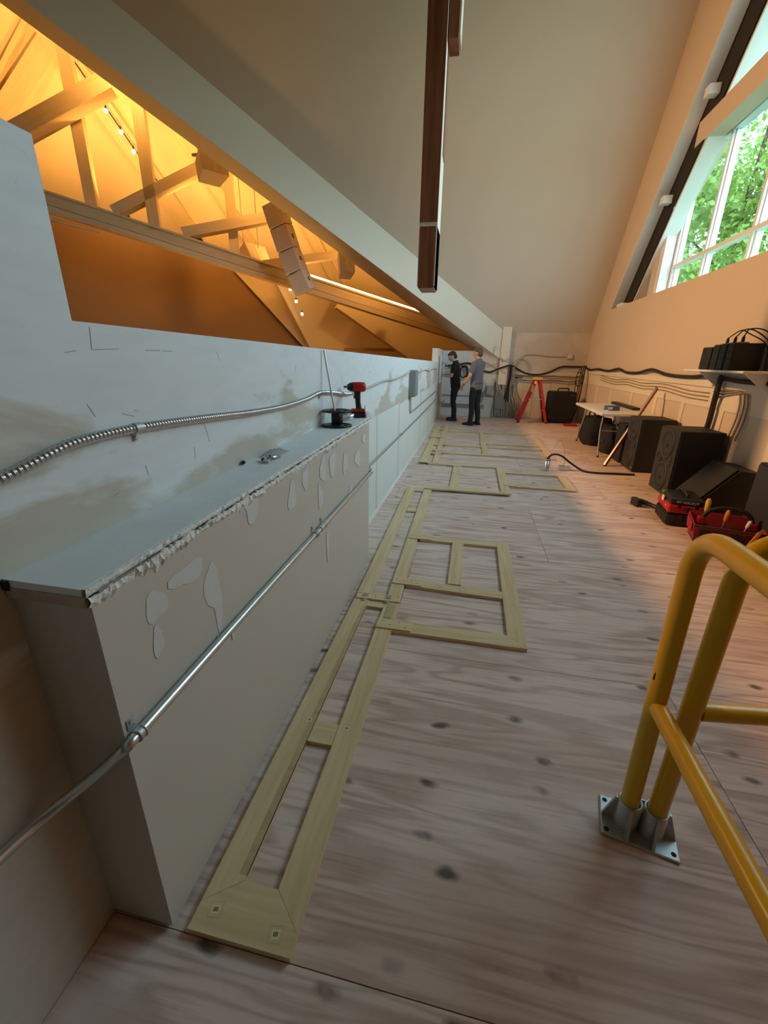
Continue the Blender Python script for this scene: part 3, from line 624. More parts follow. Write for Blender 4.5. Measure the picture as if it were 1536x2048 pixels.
# ================================================================== OUTDOORS
gr = MB().box((4, -40, -4.2), (90, 90, -4)).build('lawn', M['grass']); struct(gr, 'lawn below the trees outside the window'); gr['category'] = 'lawn'
def tree(x, y, h, w, leaf, n, lab):
    e = empty('tree', (x, y, -4), label=lab, cat='tree', group='trees outside the window')
    rnd = random.Random(int(x*13+y*7)); t = MB(); t.tube(spline([(0, 0, 0), (0.1, 0.1, h*0.3), (-0.1, 0.15, h*0.6), (0, 0, h*0.85)], 4), [0.28-0.24*i/12 for i in range(13)], 8)
    for i in range(9):
        a = rnd.random()*6.28; z = h*(0.3+0.05*i); L = w*(0.8-0.04*i)
        t.tube([(0, 0, z), (math.cos(a)*L*0.5, math.sin(a)*L*0.5, z+0.6), (math.cos(a)*L, math.sin(a)*L, z+1.5)], [0.09, 0.06, 0.02], 6)
    t.build('trunk', M['bark'], e)
    f = MB()
    cl = []
    for i in range(80):
        a = rnd.random()*6.28; zz = rnd.random(); rr = w*(math.sin(math.pi*(0.15+0.8*zz))**0.7)*(0.35+0.65*rnd.random()); cl.append((V((math.cos(a)*rr, math.sin(a)*rr, h*(0.12+0.88*zz))), 0.7+0.8*rnd.random()))
    for i in range(n):
        c, r = rnd.choice(cl); d = V((rnd.gauss(0, 1), rnd.gauss(0, 1), rnd.gauss(0, 0.8)))
        d = d.normalized()*r*(rnd.random()**0.4); p = c+d
        nrm = (d.normalized()+V((rnd.gauss(0, .5), rnd.gauss(0, .5), 0.5+rnd.gauss(0, .5)))).normalized(); a_ = nrm.orthogonal().normalized(); q = Quaternion(nrm, rnd.random()*6.28); a_ = q @ a_; b_ = nrm.cross(a_); s = 0.075+0.08*rnd.random()
        f.add([p-a_*s, p-b_*s*0.55+nrm*s*0.15, p+a_*s, p+b_*s*0.55+nrm*s*0.15], [(0, 1, 2, 3)])
    fo = f.build('foliage', leaf, e); fo['kind'] = 'stuff'
tree(9.6, 21.0, 17.5, 4.0, M['leaf2'], 30000, 'yellow green leafy tree nearest the window')
tree(12.5, 33.5, 23.5, 4.8, M['leaf1'], 28000, 'mid green leafy tree standing behind the yellow green one')
tree(14.8, 43.5, 27.0, 4.5, M['leaf3'], 22000, 'dark green leafy tree far back in the left panes of the window')
tree(17.5, 26.0, 20.5, 4.4, M['leaf1'], 28000, 'tall green leafy tree seen through the right panes')
tree(28.5, 50.0, 33.0, 7.0, M['leaf3'], 22000, 'tall dark tree farthest behind the others outside')

# ================================================================== FACE FRAMES ON THE FLOOR
TH = 0.022
def board(par, name, a, b, w, z=0.0, t=TH, m=None, org=None):
    a = V((*a, 0)); b = V((*b, 0)); d = b-a; L = d.length; c = (a+b)/2
    o = MB().bbox((-L/2, -w/2, 0), (L/2, w/2, t), 0.0018).build(name, m or M['maple'], par)
    o.location = c-V((org.x, org.y, 0))+V((0, 0, z)); o.rotation_euler = (0, 0, math.atan2(d.y, d.x)); return o
def screws(par, org, pts, z):
    for (x, y) in pts: MB().cyl((x-org.x, y-org.y, z-0.001), (x-org.x, y-org.y, z+0.0007), 0.0035, 8).build('screw_hole', M['dark'], par)
FG = 'maple face frames laid out on the floor'
def frame(loc, lab): return empty('face_frame', (*loc, 0.0008), label=lab, cat='wooden frame', group=FG), V((*loc, 0))
def mboard(par, org, name, poly, t=TH, grain='y'):   # mitred board from plan polygon
    xs = [p[0] for p in poly]; ys = [p[1] for p in poly]; c = V(((min(xs)+max(xs))/2, (min(ys)+max(ys))/2, 0))
    r = math.pi/2 if grain == 'y' else 0.0; R = Matrix.Rotation(-r, 3, 'Z')
    o = MB().prism([R @ (V((x, y, 0))-c) for x, y in poly], (0, 0, t)).build(name, M['maple'], par, loc=c-org, rot=(0, 0, r)); return o
# 1: nearest long ladder frame
f, O = frame((-0.495, 0.60), 'long narrow maple frame nearest the camera with mitred foot')
mboard(f, O, 'bottom_rail', [(-0.645, 0.58), (-0.345, 0.58), (-0.345, 0.630), (-0.440, 0.716), (-0.548, 0.716), (-0.645, 0.645)], TH, 'x')
mboard(f, O, 'stile', [(-0.645, 0.646), (-0.5485, 0.717), (-0.5485, 2.33), (-0.645, 2.33)]); mboard(f, O, 'stile', [(-0.345, 0.631), (-0.345, 2.33), (-0.4395, 2.33), (-0.4395, 0.717)])
mboard(f, O, 'middle_rail', [(-0.548, 1.225), (-0.440, 1.225), (-0.440, 1.33), (-0.548, 1.33)], 0.018, 'x'); mboard(f, O, 'top_rail', [(-0.548, 2.262), (-0.440, 2.262), (-0.440, 2.33), (-0.548, 2.33)], 0.018, 'x')
bevel = MB().prism([(-0.5485-O.x, 0.73-O.y, TH), (-0.5485-O.x, 0.73-O.y, TH-0.008), (-0.573-O.x, 0.73-O.y, TH+0.0005)], (0, 1.52, 0)).build('inner_bevel', M['maple_end'], f)
for (x, y) in ((-0.592, 0.635), (-0.402, 0.618), (-0.575, 1.325), (-0.405, 1.315)):
    s = MB().bbox((-0.011, -0.011, 0), (0.011, 0.011, 0.0006), 0.0002).build('paper_label', M['labelpaper'], f, loc=(x-O.x, y-O.y, TH), rot=(0, 0, 0.12))
    for k in (-1, 0, 1): MB().box((k*0.0045-0.0013, -0.005, 0.0006), (k*0.0045+0.0013, 0.005, 0.0010)).build('printed_bar', M['black'], s)
    for k in range(4):
        R = Matrix.Rotation(k*math.pi/2, 4, 'Z'); MB().box((-0.018, 0.0178, 0.0), (0.018, 0.0188, 0.0004), R).build('pencil_line', M['paper'], s)
# 2: second ladder frame, slightly skewed
f, O = frame((-0.52, 3.6), 'long narrow maple frame lying beyond the nearest one')
board(f, 'stile', (-0.598, 2.40), (-0.637, 4.97), 0.098, org=O); board(f, 'stile', (-0.395, 2.336), (-0.432, 4.92), 0.092, org=O)
board(f, 'middle_rail', (-0.572, 4.15), (-0.468, 4.15), 0.09, t=0.018, org=O); board(f, 'top_rail', (-0.583, 4.88), (-0.482, 4.88), 0.06, t=0.018, org=O)
pl = board(f, 'lap_plate', (-0.64, 2.365), (-0.345, 2.365), 0.072, z=TH, t=0.009, org=O)
for x in (-0.582, -0.43):
    MB().box((x-0.022-O.x, 2.345-O.y, TH+0.0091), (x+0.022-O.x, 2.392-O.y, TH+0.0096)).build('latch_slot', M['maple_end'], f)
    MB().box((x-0.011-O.x, 2.355-O.y, TH+0.0096), (x+0.011-O.x, 2.378-O.y, TH+0.0120)).build('latch_plate', M['greybox'], f)
    MB().lathe([(0.018, 0), (0.018, 0.004), (0.0, 0.005)], (x-O.x, 2.322-O.y, TH+0.0005), 14).build('latch_tab', M['maple_end'], f)
screws(f, O, [(-0.62, 2.385), (-0.515, 2.375), (-0.512, 2.352), (-0.365, 2.385), (-0.60, 2.352)], TH+0.009)
# 3: big panel frame
f, O = frame((-0.02, 2.75), 'wide maple panel frame with a centre stile beside the long frames')
mboard(f, O, 'bottom_rail', [(-0.343, 2.035), (0.412, 2.035), (0.312, 2.135), (-0.343, 2.135)], TH, 'x')
mboard(f, O, 'stile', [(0.413, 2.036), (0.413, 3.47), (0.313, 3.47), (0.313, 2.136)])
board(f, 'middle_rail', (-0.343, 2.615), (0.312, 2.585), 0.09, org=O); board(f, 'top_rail', (-0.343, 3.43), (0.312, 3.43), 0.09, org=O); board(f, 'centre_stile', (-0.012, 2.662), (-0.012, 3.384), 0.094, org=O)
for (y, x0) in ((2.085, -0.443), (2.615, -0.443), (3.43, -0.443)):
    board(f, 'lap_end', (x0, y), (-0.235, y), 0.088, z=TH, t=0.008, org=O); screws(f, O, [(x0+0.03, y+0.02), (x0+0.08, y-0.01), (x0+0.13, y+0.022), (x0+0.17, y-0.02)], TH+0.008)
for (x, y) in ((-0.13, 2.602), (0.045, 2.594)):
    MB().lathe([(0.020, 0), (0.0225, 0), (0.0225, 0.0006), (0.020, 0.0006), (0.020, 0)], (x-O.x, y-O.y, TH), 20).build('pencil_ring', M['paper'], f)
MB().lathe([(0.010, 0), (0.012, 0), (0.012, 0.0006), (0.010, 0.0006)], (-0.10-O.x, 2.602-O.y, TH), 16).build('pencil_ring', M['paper'], f)
slot = board(f, 'mortise_block', (-0.392, 2.15), (-0.392, 2.30), 0.05, z=TH, t=0.004, org=O, m=M['maple_end'])
# 4
f, O = frame((0.0, 5.6), 'maple panel frame with an open bay behind the wide panel frame')
board(f, 'bottom_rail', (-0.48, 4.965), (0.55, 4.965), 0.085, org=O, z=TH, t=0.016); board(f, 'top_rail', (-0.57, 6.335), (0.55, 6.335), 0.09, org=O)
board(f, 'stile', (-0.128, 5.01), (-0.128, 6.288), 0.11, org=O); board(f, 'stile', (0.495, 5.01), (0.495, 6.288), 0.11, org=O)
board(f, 'lap_end', (-0.20, 5.05), (-0.06, 5.05), 0.07, z=TH, t=0.008, org=O); board(f, 'lap_end', (-0.20, 6.24), (-0.06, 6.24), 0.07, z=TH, t=0.008, org=O)
# 5
f, O = frame((0.95, 5.7), 'small maple frame at the right of the open bay frame')
board(f, 'bottom_rail', (0.552, 5.36), (1.36, 5.36), 0.085, org=O); board(f, 'top_rail', (0.552, 6.05), (1.36, 6.05), 0.085, org=O); board(f, 'stile', (1.308, 5.405), (1.308, 6.005), 0.11, org=O)
board(f, 'lap_end', (0.49, 5.36), (0.66, 5.36), 0.08, z=TH, t=0.008, org=O); board(f, 'lap_end', (0.70, 5.36), (0.80, 5.36), 0.08, z=TH, t=0.006, org=O)
# 6: far ladder frame
f, O = frame((-0.6, 7.6), 'narrow maple frame along the far half wall')
board(f, 'stile', (-0.655, 6.385), (-0.69, 8.62), 0.12, org=O); board(f, 'stile', (-0.47, 6.385), (-0.515, 8.62), 0.09, org=O)
for y, x0, x1, z, t in ((7.15, -0.60, -0.52, 0, 0.018), (7.32, -0.60, -0.42, TH, 0.009), (7.05, -0.60, -0.42, TH, 0.009), (7.85, -0.61, -0.42, TH, 0.008)): board(f, 'rail', (x0, y), (x1, y), 0.08, z=z, t=t, org=O)
board(f, 'lap_plate', (-0.73, 6.36), (-0.42, 6.36), 0.07, z=TH, t=0.009, org=O)
f, O = frame((-0.64, 9.4), 'short narrow maple frame at the feet of the two people')
board(f, 'stile', (-0.73, 8.66), (-0.72, 10.3), 0.11, org=O); board(f, 'stile', (-0.53, 8.66), (-0.53, 10.3), 0.10, org=O)
for y in (8.68, 9.7, 10.25): board(f, 'rail', (-0.79, y), (-0.47, y), 0.09, z=TH, t=0.009, org=O)
# 7: far wide panel
f, O = frame((0.45, 8.3), 'widest maple panel frame farthest from the camera')
for y, x0, x1 in ((7.18, -0.41, 1.30), (7.90, -0.41, 1.28), (9.58, -0.45, 1.30)): board(f, 'rail', (x0, y), (x1, y), 0.085, org=O)
board(f, 'centre_stile', (0.30, 7.225), (0.30, 7.855), 0.09, org=O); board(f, 'centre_stile', (0.28, 7.945), (0.28, 9.535), 0.09, org=O)
board(f, 'stile', (1.36, 7.14), (1.36, 9.62), 0.11, org=O)
board(f, 'rail', (0.35, 8.25), (1.30, 8.25), 0.085, org=O)
for (x, y) in ((1.32, 7.3), (1.34, 7.9), (1.34, 8.25), (-0.38, 7.18), (-0.38, 7.9), (0.62, 7.18)): board(f, 'lap_end', (x-0.09, y), (x+0.09, y), 0.085, z=TH, t=0.008, org=O)

# ================================================================== CONDUIT AND CABLE ON THE LEFT WALL
def tubething(name, pts, r, m, lab, cat, n=10, k=6, grp=None, part='tube'):
    pp = spline(pts, k); org = pp[0].copy()
    e = MB().tube([p-org for p in pp], r, n).build(name, m); e.location = org; tag(e, lab, cat, grp); return e, org
em, eo = tubething('conduit', [(-0.855, 0.30, 0.545), (-0.850, 0.40, 0.548), (-0.825, 0.49, 0.56), (-0.755, 0.545, 0.615), (-0.680, 0.572, 0.690), (-0.672, 0.62, 0.70), (-0.672, 1.2, 0.71), (-0.672, 2.0, 0.718), (-0.672, 2.82, 0.725), (-0.675, 2.90, 0.735), (-0.72, 2.945, 0.755), (-0.78, 2.95, 0.765)], 0.0125, M['steel'], 'bright galvanised conduit running along the beige chase', 'conduit', 12)
def strap(y, z, par, org, x=XC, r=0.0145):
    s = MB(); s.tube([(x+0.002+0.0165+math.cos(a)*0.0150, y-0.008, z+math.sin(a)*0.0150) for a in [i*math.pi/6-math.pi/2 for i in range(7)]], 0.0022, 6)
    s.tube([(x+0.002+0.0165+math.cos(a)*0.0150, y+0.008, z+math.sin(a)*0.0150) for a in [i*math.pi/6-math.pi/2 for i in range(7)]], 0.0022, 6)
    s.cyl((x+0.018, y-0.010, z), (x+0.018, y+0.010, z), 0.0150, 12); s.box((x+0.0002, y-0.010, z+0.012), (x+0.003, y+0.010, z+0.040)); s.cyl((x+0.003, y, z+0.030), (x+0.006, y, z+0.030), 0.005, 8)
    s.v = [tuple(V(v)-org) for v in s.v]; s.build('strap', M['zinc'], par)
strap(0.60, 0.699, em, eo); strap(1.86, 0.717, em, eo); strap(1.74, 0.716, em, eo)
MB().cyl(V((-0.672, 1.80, 0.7165))-eo, V((-0.672, 1.90, 0.7175))-eo, 0.0155, 12).build('coupling', M['steel'], em)
e2, o2 = tubething('conduit', [(XL+0.02, 2.96, 0.60), (XL+0.02, 4.0, 0.590), (XL+0.02, 7.0, 0.585), (XL+0.02, 10.2, 0.60), (XL+0.02, 10.55, 0.66)], 0.0125, M['steel'], 'grey conduit low on the far half wall', 'conduit', 10)
MB().cyl(V((XL+0.02, 5.4, 0.588))-o2, V((XL+0.02, 5.5, 0.588))-o2, 0.017, 10).build('coupling', M['steel'], e2)
e3, o3 = tubething('conduit', [(XL+0.02, 6.18, 1.0), (XL+0.02, 6.19, 0.86), (XL+0.02, 6.26, 0.79), (XL+0.02, 6.5, 0.775), (XL+0.02, 8.5, 0.79), (XL+0.02, 10.55, 0.81)], 0.0125, M['steel'], 'thin grey conduit dropping from the junction box on the half wall', 'conduit', 10)
# armoured flexible conduit with ribs
def flex(pts, r, lab, pitch=0.012):
    pp = spline(pts, 8); out_ = []; L = 0; rr = []
    # resample evenly
    dense = [pp[0]]; acc = 0
    for a, b in zip(pp[:-1], pp[1:]):
        seg = (b-a).length; n = max(1, int(round(seg/(pitch/9))))
        for i in range(n): dense.append(a+(b-a)*((i+1)/n))
    s = 0; prev = dense[0]
    for p in dense:
        s += (p-prev).length; prev = p; rr.append(r*(0.95+0.15*math.sin(2*math.pi*s/pitch)))
    org = dense[0].copy(); e = MB().tube([p-org for p in dense], rr, 10).build('flexible_conduit', M['steel']); e.location = org; tag(e, lab, 'conduit'); return e, org
xf = XL+0.014
fxe, fo = flex([(xf, 0.30, 1.235), (xf, 0.50, 1.252), (xf, 0.64, 1.280), (xf, 0.73, 1.302), (xf, 0.80, 1.314), (xf, 0.97, 1.318), (xf, 1.25, 1.308), (xf, 1.60, 1.290), (xf, 1.9, 1.284), (xf, 2.2, 1.294), (xf, 2.40, 1.312), (xf, 2.62, 1.300), (xf, 2.9, 1.272), (xf, 3.05, 1.262)], 0.0115, 'ribbed armoured conduit snaking along the half wall')
for (y, z) in ((0.975, 1.318), (2.42, 1.311)):
    s = MB(); s.cyl((xf, y-0.012, z), (xf, y+0.012, z), 0.0142, 12); s.box((XL+0.0005, y-0.006, z-0.035), (XL+0.004, y+0.006, z-0.008)); s.cyl((XL+0.004, y, z-0.026), (XL+0.010, y, z-0.026), 0.006, 8)
    s.v = [tuple(V(v)-fo) for v in s.v]; s.build('strap', M['zinc'], fxe)
tubething('cable', [(xf, 3.08, 1.262), (xf, 3.4, 1.268), (xf, 3.8, 1.282), (xf, 4.3, 1.30), (xf, 4.9, 1.293), (xf, 5.5, 1.315), (xf, 6.05, 1.345)], 0.010, M['greycable'], 'grey cable sagging on the half wall before the junction box', 'cable')
tubething('cable', [(xf, 6.45, 1.33), (xf, 7.2, 1.315), (xf, 8.0, 1.335), (xf, 8.8, 1.30), (xf, 9.6, 1.33), (xf, 10.6, 1.31)], 0.010, M['greycable'], 'grey cable sagging on the half wall beyond the junction box', 'cable')
jb = MB().bbox((0, -0.16, -0.18), (0.085, 0.16, 0.18), 0.006).build('junction_box', M['greybox'], loc=(XL, 6.25, 1.185)); tag(jb, 'grey steel junction box mounted on the half wall', 'junction box')
MB().bbox((0.085, -0.15, -0.17), (0.092, 0.15, 0.17), 0.003).build('cover', M['greybox'], jb)
for y, z in ((-0.13, -0.15), (0.13, -0.15), (-0.13, 0.15), (0.13, 0.15)): MB().cyl((0.092, y, z), (0.096, y, z), 0.008, 8).build('screw', M['steel'], jb)

# ================================================================== THINGS ON THE CHASE LEDGE
zl = lambda y: 1.0805+(y-0.572)*0.018
def ring(s, c, r, w, h, n=32):
    s.lathe([(r-w, -h/2), (r, -h/2), (r, h/2), (r-w, h/2), (r-w, -h/2)], c, n)
RC = V((-0.785, 2.47, zl(2.47)+0.006))
re = empty('cable_reel', RC, label='empty black plastic cable reel standing on the ledge', cat='reel')
for nm, z in (('flange', 0.0), ('flange', 0.085)):
    s = MB(); ring(s, (0, 0, z), 0.088, 0.014, 0.010); ring(s, (0, 0, z), 0.040, 0.016, 0.010)
    for k in range(4):
        a = k*math.pi/2+0.4; s.prism([V((math.cos(a)*0.035, math.sin(a)*0.035, z-0.004))+V((-math.sin(a), math.cos(a), 0))*q for q in (-0.011, 0.011)]+[V((math.cos(a)*0.078, math.sin(a)*0.078, z-0.004))+V((-math.sin(a), math.cos(a), 0))*q for q in (0.014, -0.014)], (0, 0, 0.008))
    s.build(nm, M['black'], re)
MB().lathe([(0.030, 0.005), (0.034, 0.005), (0.034, 0.080), (0.030, 0.080), (0.030, 0.005)], (0, 0, 0), 20).build('hub', M['black'], re)
ro, _ = tubething('steel_rod', [(-0.788, 2.475, zl(2.47)+0.012), (-0.828, 2.49, 1.33), (-0.866, 2.50, 1.545)], 0.0065, M['steel'], 'bare steel rod leaning from the reel against the half wall', 'rod')
# impact driver standing on its battery
DC = V((-0.765, 2.86, zl(2.86)))
dr = empty('impact_driver', DC, math.radians(200), 'red and black cordless impact driver standing on the ledge', 'power tool')
s = MB(); s.bbox((-0.060, -0.038, 0), (0.055, 0.038, 0.038), 0.008); s.build('battery', M['black'], dr)
MB().bbox((-0.052, -0.036, 0.0385), (0.040, 0.036, 0.058), 0.006).build('battery_shoe', M['red'], dr)
g = MB(); g.tube([(-0.012, 0, 0.055), (-0.006, 0, 0.10), (-0.004, 0, 0.150), (0.0, 0, 0.178)], [(0.020, 0.017), (0.018, 0.016), (0.020, 0.017), (0.026, 0.022)], 14); g.build('grip', M['black'], dr)
MB().bbox((0.010, -0.008, 0.125), (0.024, 0.008, 0.150), 0.003).build('trigger', M['red'], dr)
g = MB(); g.tube([(-0.058, 0, 0.200), (-0.050, 0, 0.200), (-0.02, 0, 0.200), (0.028, 0, 0.200)], [0.022, 0.030, 0.033, 0.032], 16); g.build('motor_housing', M['red'], dr)
g = MB(); g.tube([(0.029, 0, 0.200), (0.05, 0, 0.200), (0.066, 0, 0.200)], [0.031, 0.027, 0.016], 16); g.build('gear_case', M['black'], dr); MB().cyl((0.067, 0, 0.2), (0.09, 0, 0.2), 0.009, 10).build('chuck', M['steel'], dr)
MB().cyl((-0.050, 0.044, 0.02), (-0.050, 0.044, 0.085), 0.003, 6).build('belt_clip', M['steel'], dr)
# clear tub with blue connectors
tb_ = empty('parts_tub', (-0.80, 2.72, zl(2.72)), 0, 'small clear plastic tub with blue wire connectors on the ledge', 'tub')
MB().lathe([(0.0, 0.002), (0.040, 0.002), (0.050, 0.040), (0.053, 0.040), (0.042, 0.0), (0.0, 0.0)], (0, 0, 0), 18).build('tub', M['clearbag'], tb_)
for k in range(7): MB().tube([(0.02*math.cos(k), 0.02*math.sin(k*2), 0.004+0.004*k), (0.02*math.cos(k)+0.008, 0.02*math.sin(k*2)+0.004, 0.016+0.004*k)], [0.007, 0.004], 8).build('wire_connector', M['blue'], tb_)
# bag of fittings
bg_ = empty('fittings_bag', (-0.83, 1.70, zl(1.70)), 0, 'crumpled clear bag lying on the ledge beside loose fittings', 'bag')
s = MB(); n_ = 14; vs = []
for i in range(n_):
    for j in range(9):
        x = (i/(n_-1)-0.5)*0.075; y = (j/8-0.5)*0.16; e_ = max(0, 1-(2*i/(n_-1)-1)**4)*max(0, 1-(2*j/8-1)**4)
        vs.append((x, y, 0.001+0.020*e_*(0.4+random.random()*0.8)))
s.add(vs, [(i*9+j, (i+1)*9+j, (i+1)*9+j+1, i*9+j+1) for i in range(n_-1) for j in range(8)], True); s.build('film', M['clearbag'], bg_)
for i, (x, y, dz) in enumerate(((-0.80, 1.555, 0), (-0.795, 1.575, 0), (-0.79, 1.60, 0), (-0.815, 1.565, 0), (-0.782, 1.62, 0), (-0.80, 1.615, 0), (-0.79, 1.54, 0), (-0.868, 1.50, 0))):
    c = empty('conduit_fitting', (x, y, zl(y)+0.0095), random.random()*6, 'small steel conduit fitting lying loose beside the clear bag', 'fitting', 'loose fittings on the ledge')
    MB().tube([(-0.013, 0, 0), (0.006, 0, 0)], 0.008, 10).build('barrel', M['steel'], c); MB().tube([(0.0062, 0, 0), (0.014, 0, 0)], 0.0065, 6).build('locknut', M['dark'] if i % 2 else M['zinc'], c)

# ================================================================== YELLOW GUARD RAILS
def bend(pts, r=0.10, k=6):                        # polyline with rounded corners
    pts = [V(p) for p in pts]; o = [pts[0]]
    for i in range(1, len(pts)-1):
        a = (pts[i-1]-pts[i]).normalized(); b = (pts[i+1]-pts[i]).normalized(); p0 = pts[i]+a*r; p1 = pts[i]+b*r
        for j in range(k+1):
            t = j/k; o.append(p0*(1-t)**2+pts[i]*2*t*(1-t)+p1*t*t)
    o.append(pts[-1]); return o
RR = 0.0285
ga = empty('guard_rail', (0.642, 1.157, 0.0), label='yellow tubular guard rail running towards the camera', cat='guard rail', group='yellow guard rails')
MB().tube(bend([(-0.002, 0, 0.018), (-0.030, 0, 1.095), (0.005, -2.4, 1.095), (0.01, -2.4, 0.02)], 0.13, 10), RR, 20).build('frame_tube', M['yellow'], ga)
MB().tube([(-0.014, -0.02, 0.525), (0.01, -2.39, 0.525)], RR*0.92, 18).build('middle_rail', M['yellow'], ga)
MB().bbox((-RR-0.017, -0.012, 0.62), (-RR-0.010, 0.006, 0.645), 0.001).build('maker_sticker', M['black'], ga)
gb = empty('guard_rail', (0.716, 1.140, 0.0), label='yellow tubular guard rail running across to the right', cat='guard rail', group='yellow guard rails')
MB().tube(bend([(0, 0, 0.018), (0, 0, 1.085), (2.0, 0.25, 1.085), (2.0, 0.25, 0.02)], 0.13, 10), RR, 20).build('frame_tube', M['yellow'], gb)
MB().tube([(0.02, 0.0, 0.535), (1.99, 0.25, 0.535)], RR*0.92, 18).build('middle_rail', M['yellow'], gb)
bs = empty('rail_base', (0.678, 1.150, 0.0), math.radians(-12), 'cast metal double socket base holding the yellow rails', 'rail base')
MB().bbox((-0.115, -0.075, 0), (0.115, 0.075, 0.010), 0.004).build('foot_plate', M['zinc'], bs)
for x in (-0.038, 0.038):
    MB().lathe([(0.0375, 0.010), (0.0365, 0.112), (0.0300, 0.112), (0.0300, 0.014)], (x, 0, 0), 24).build('socket', M['zinc'], bs)
    for a in (-1, 1):
        MB().prism([(x-0.004, a*0.036, 0.0105), (x-0.004, a*0.073, 0.0105), (x-0.004, a*0.044, 0.108), (x-0.004, a*0.036, 0.108)], (0.008, 0, 0)).build('rib', M['zinc'], bs)
for a in (-1, 1):
    MB().prism([(a*0.074, -0.005, 0.0105), (a*0.112, -0.005, 0.0105), (a*0.081, -0.005, 0.108), (a*0.074, -0.005, 0.108)], (0, 0.010, 0)).build('rib', M['zinc'], bs)
    for b in (-1, 1): MB().cyl((a*0.098, b*0.055, 0.0095), (a*0.098, b*0.055, 0.0108), 0.008, 12).build('bolt_hole', M['dark'], bs)
for b in (0.066,): MB().prism([(-0.07, b, 0.0105), (0.07, b, 0.0105), (0.045, b*0.55, 0.09), (-0.045, b*0.55, 0.09)], (0, 0.004, 0)).build('web', M['zinc'], bs)

# ================================================================== LOUDSPEAKERS ON THE FLOOR
def studio(x, y, w, d, h, rz, lab):               # baffle faces -x
    e = empty('loudspeaker', (x, y, 0), rz, lab, 'loudspeaker', 'black loudspeakers along the right wall')
    MB().bbox((0.0, -w/2, 0), (d, w/2, h), 0.012).build('cabinet', M['blackpaint'], e)
    MB().bbox((-0.016, -w/2+0.006, 0.006), (0.0, w/2-0.006, h-0.006), 0.006).build('baffle', M['baffle'], e)
    R = Matrix.Rotation(math.radians(-90), 4, 'Y')
    def drv(nm, yy, zz, r):
        o = MB().lathe([(r*1.12, 0), (r*1.10, 0.012), (r, 0.012), (r*0.93, 0.004)], (0, 0, 0), 28, R).build(nm, M['baffle'], e, loc=(-0.016, yy, zz))
        MB().lathe([(r*0.95, 0.003), (r*0.86, 0.008), (r*0.78, 0.002), (r*0.30, -0.010), (r*0.28, 0.002), (0, 0.008)], (0, 0, 0), 28, R).build('cone', M['cone'], o)
    drv('woofer', 0, h*0.76, w*0.30); drv('woofer', 0, h*0.26, w*0.30); drv('port', -w*0.25, h*0.52, w*0.11); drv('port', w*0.25, h*0.52, w*0.11)
    MB().box((-0.018, -w/2+0.03, 0.05), (-0.0165, -w/2+0.07, 0.07)).build('badge', M['greybox'], e)
    return e
studio(2.40, 6.88, 0.50, 0.44, 0.765, 0.0, 'large black two-woofer loudspeaker beside the white table')
studio(2.385, 5.66, 0.54, 0.45, 0.785, 0.0, 'large black two-woofer loudspeaker nearest the red tool box')
e = empty('loudspeaker', (2.56, 4.05, 0), 0.0, 'big plain black loudspeaker cabinet at the right edge of the frame', 'loudspeaker', 'black loudspeakers along the right wall')
MB().bbox((0.0, -0.45, 0), (0.30, 0.22, 0.70), 0.014).build('cabinet', M['blackpaint'], e); MB().bbox((-0.014, -0.43, 0.02), (0, 0.20, 0.68), 0.006).build('grille', M['baffle'], e)
e = empty('loudspeaker', (2.36, 4.90, 0), 0.0, 'black wedge floor monitor leaning between the two upright loudspeakers', 'loudspeaker', 'black loudspeakers along the right wall')
MB().prism([(0.0, -0.24, 0), (0.50, -0.24, 0), (0.50, -0.24, 0.50), (0.30, -0.24, 0.52), (0.0, -0.24, 0.16)], (0, 0.5, 0)).build('cabinet', M['blackpaint'], e)
MB().prism([(-0.008, -0.22, 0.165), (0.290, -0.22, 0.524), (0.280, -0.22, 0.532), (-0.018, -0.22, 0.173)], (0, 0.46, 0)).build('grille', M['cone'], e)
# ================================================================== FOLDING TABLE AND WHAT IS ON OR UNDER IT
tb_ = empty('folding_table', (2.47, 8.42, 0), 0.0, 'white plastic folding table with bent dark metal legs', 'table')
MB().bbox((-0.40, -0.95, 0.70), (0.40, 0.95, 0.745), 0.012).build('tabletop', M['tabletop'], tb_)
for s_ in (-1, 1):
    for x in (-0.30, 0.30):
        MB().tube(bend([(x*0.85, s_*0.55, 0.70), (x*0.95, s_*0.62, 0.42), (x*1.0, s_*0.80, 0.015)], 0.10), 0.014, 10).build('leg', M['greybox'], tb_)
        MB().cyl((x, s_*0.80, 0.0), (x, s_*0.80, 0.03), 0.018, 10).build('foot', M['rubber'], tb_)
    MB().cyl((-0.285, s_*0.62, 0.42), (0.285, s_*0.62, 0.42), 0.010, 8).build('cross_bar', M['greybox'], tb_)
    MB().cyl((0, s_*0.62, 0.42), (0, s_*0.15, 0.69), 0.010, 8).build('brace', M['greybox'], tb_)
bx = empty('parts_box', (2.36, 8.0, 0.745), 0.2, 'small blue cardboard box sitting on the white table', 'box')
MB().bbox((-0.10, -0.07, 0), (0.10, 0.07, 0.075), 0.004).build('carton', M['blue'], bx); MB().box((-0.10, -0.0712, 0.02), (-0.02, -0.0702, 0.06)).build('white_label', M['white'], bx)
p = MB().bbox((-0.03, -0.05, 0), (0.03, 0.05, 0.012), 0.004).build('wall_plate', M['white'], loc=(2.27, 7.85, 0.745)); tag(p, 'small white plate lying beside the blue box', 'plate')
MB().cyl((0, 0, 0.012), (0, 0, 0.014), 0.012, 10).build('switch', M['greybox'], p)
lp = MB().bbox((-0.06, -0.62, 0), (0.06, 0.62, 0.045), 0.01).build('equipment_bar', M['black'], loc=(2.79, 8.75, 0.745)); tag(lp, 'long black rack bar lying at the back edge of the table', 'equipment')
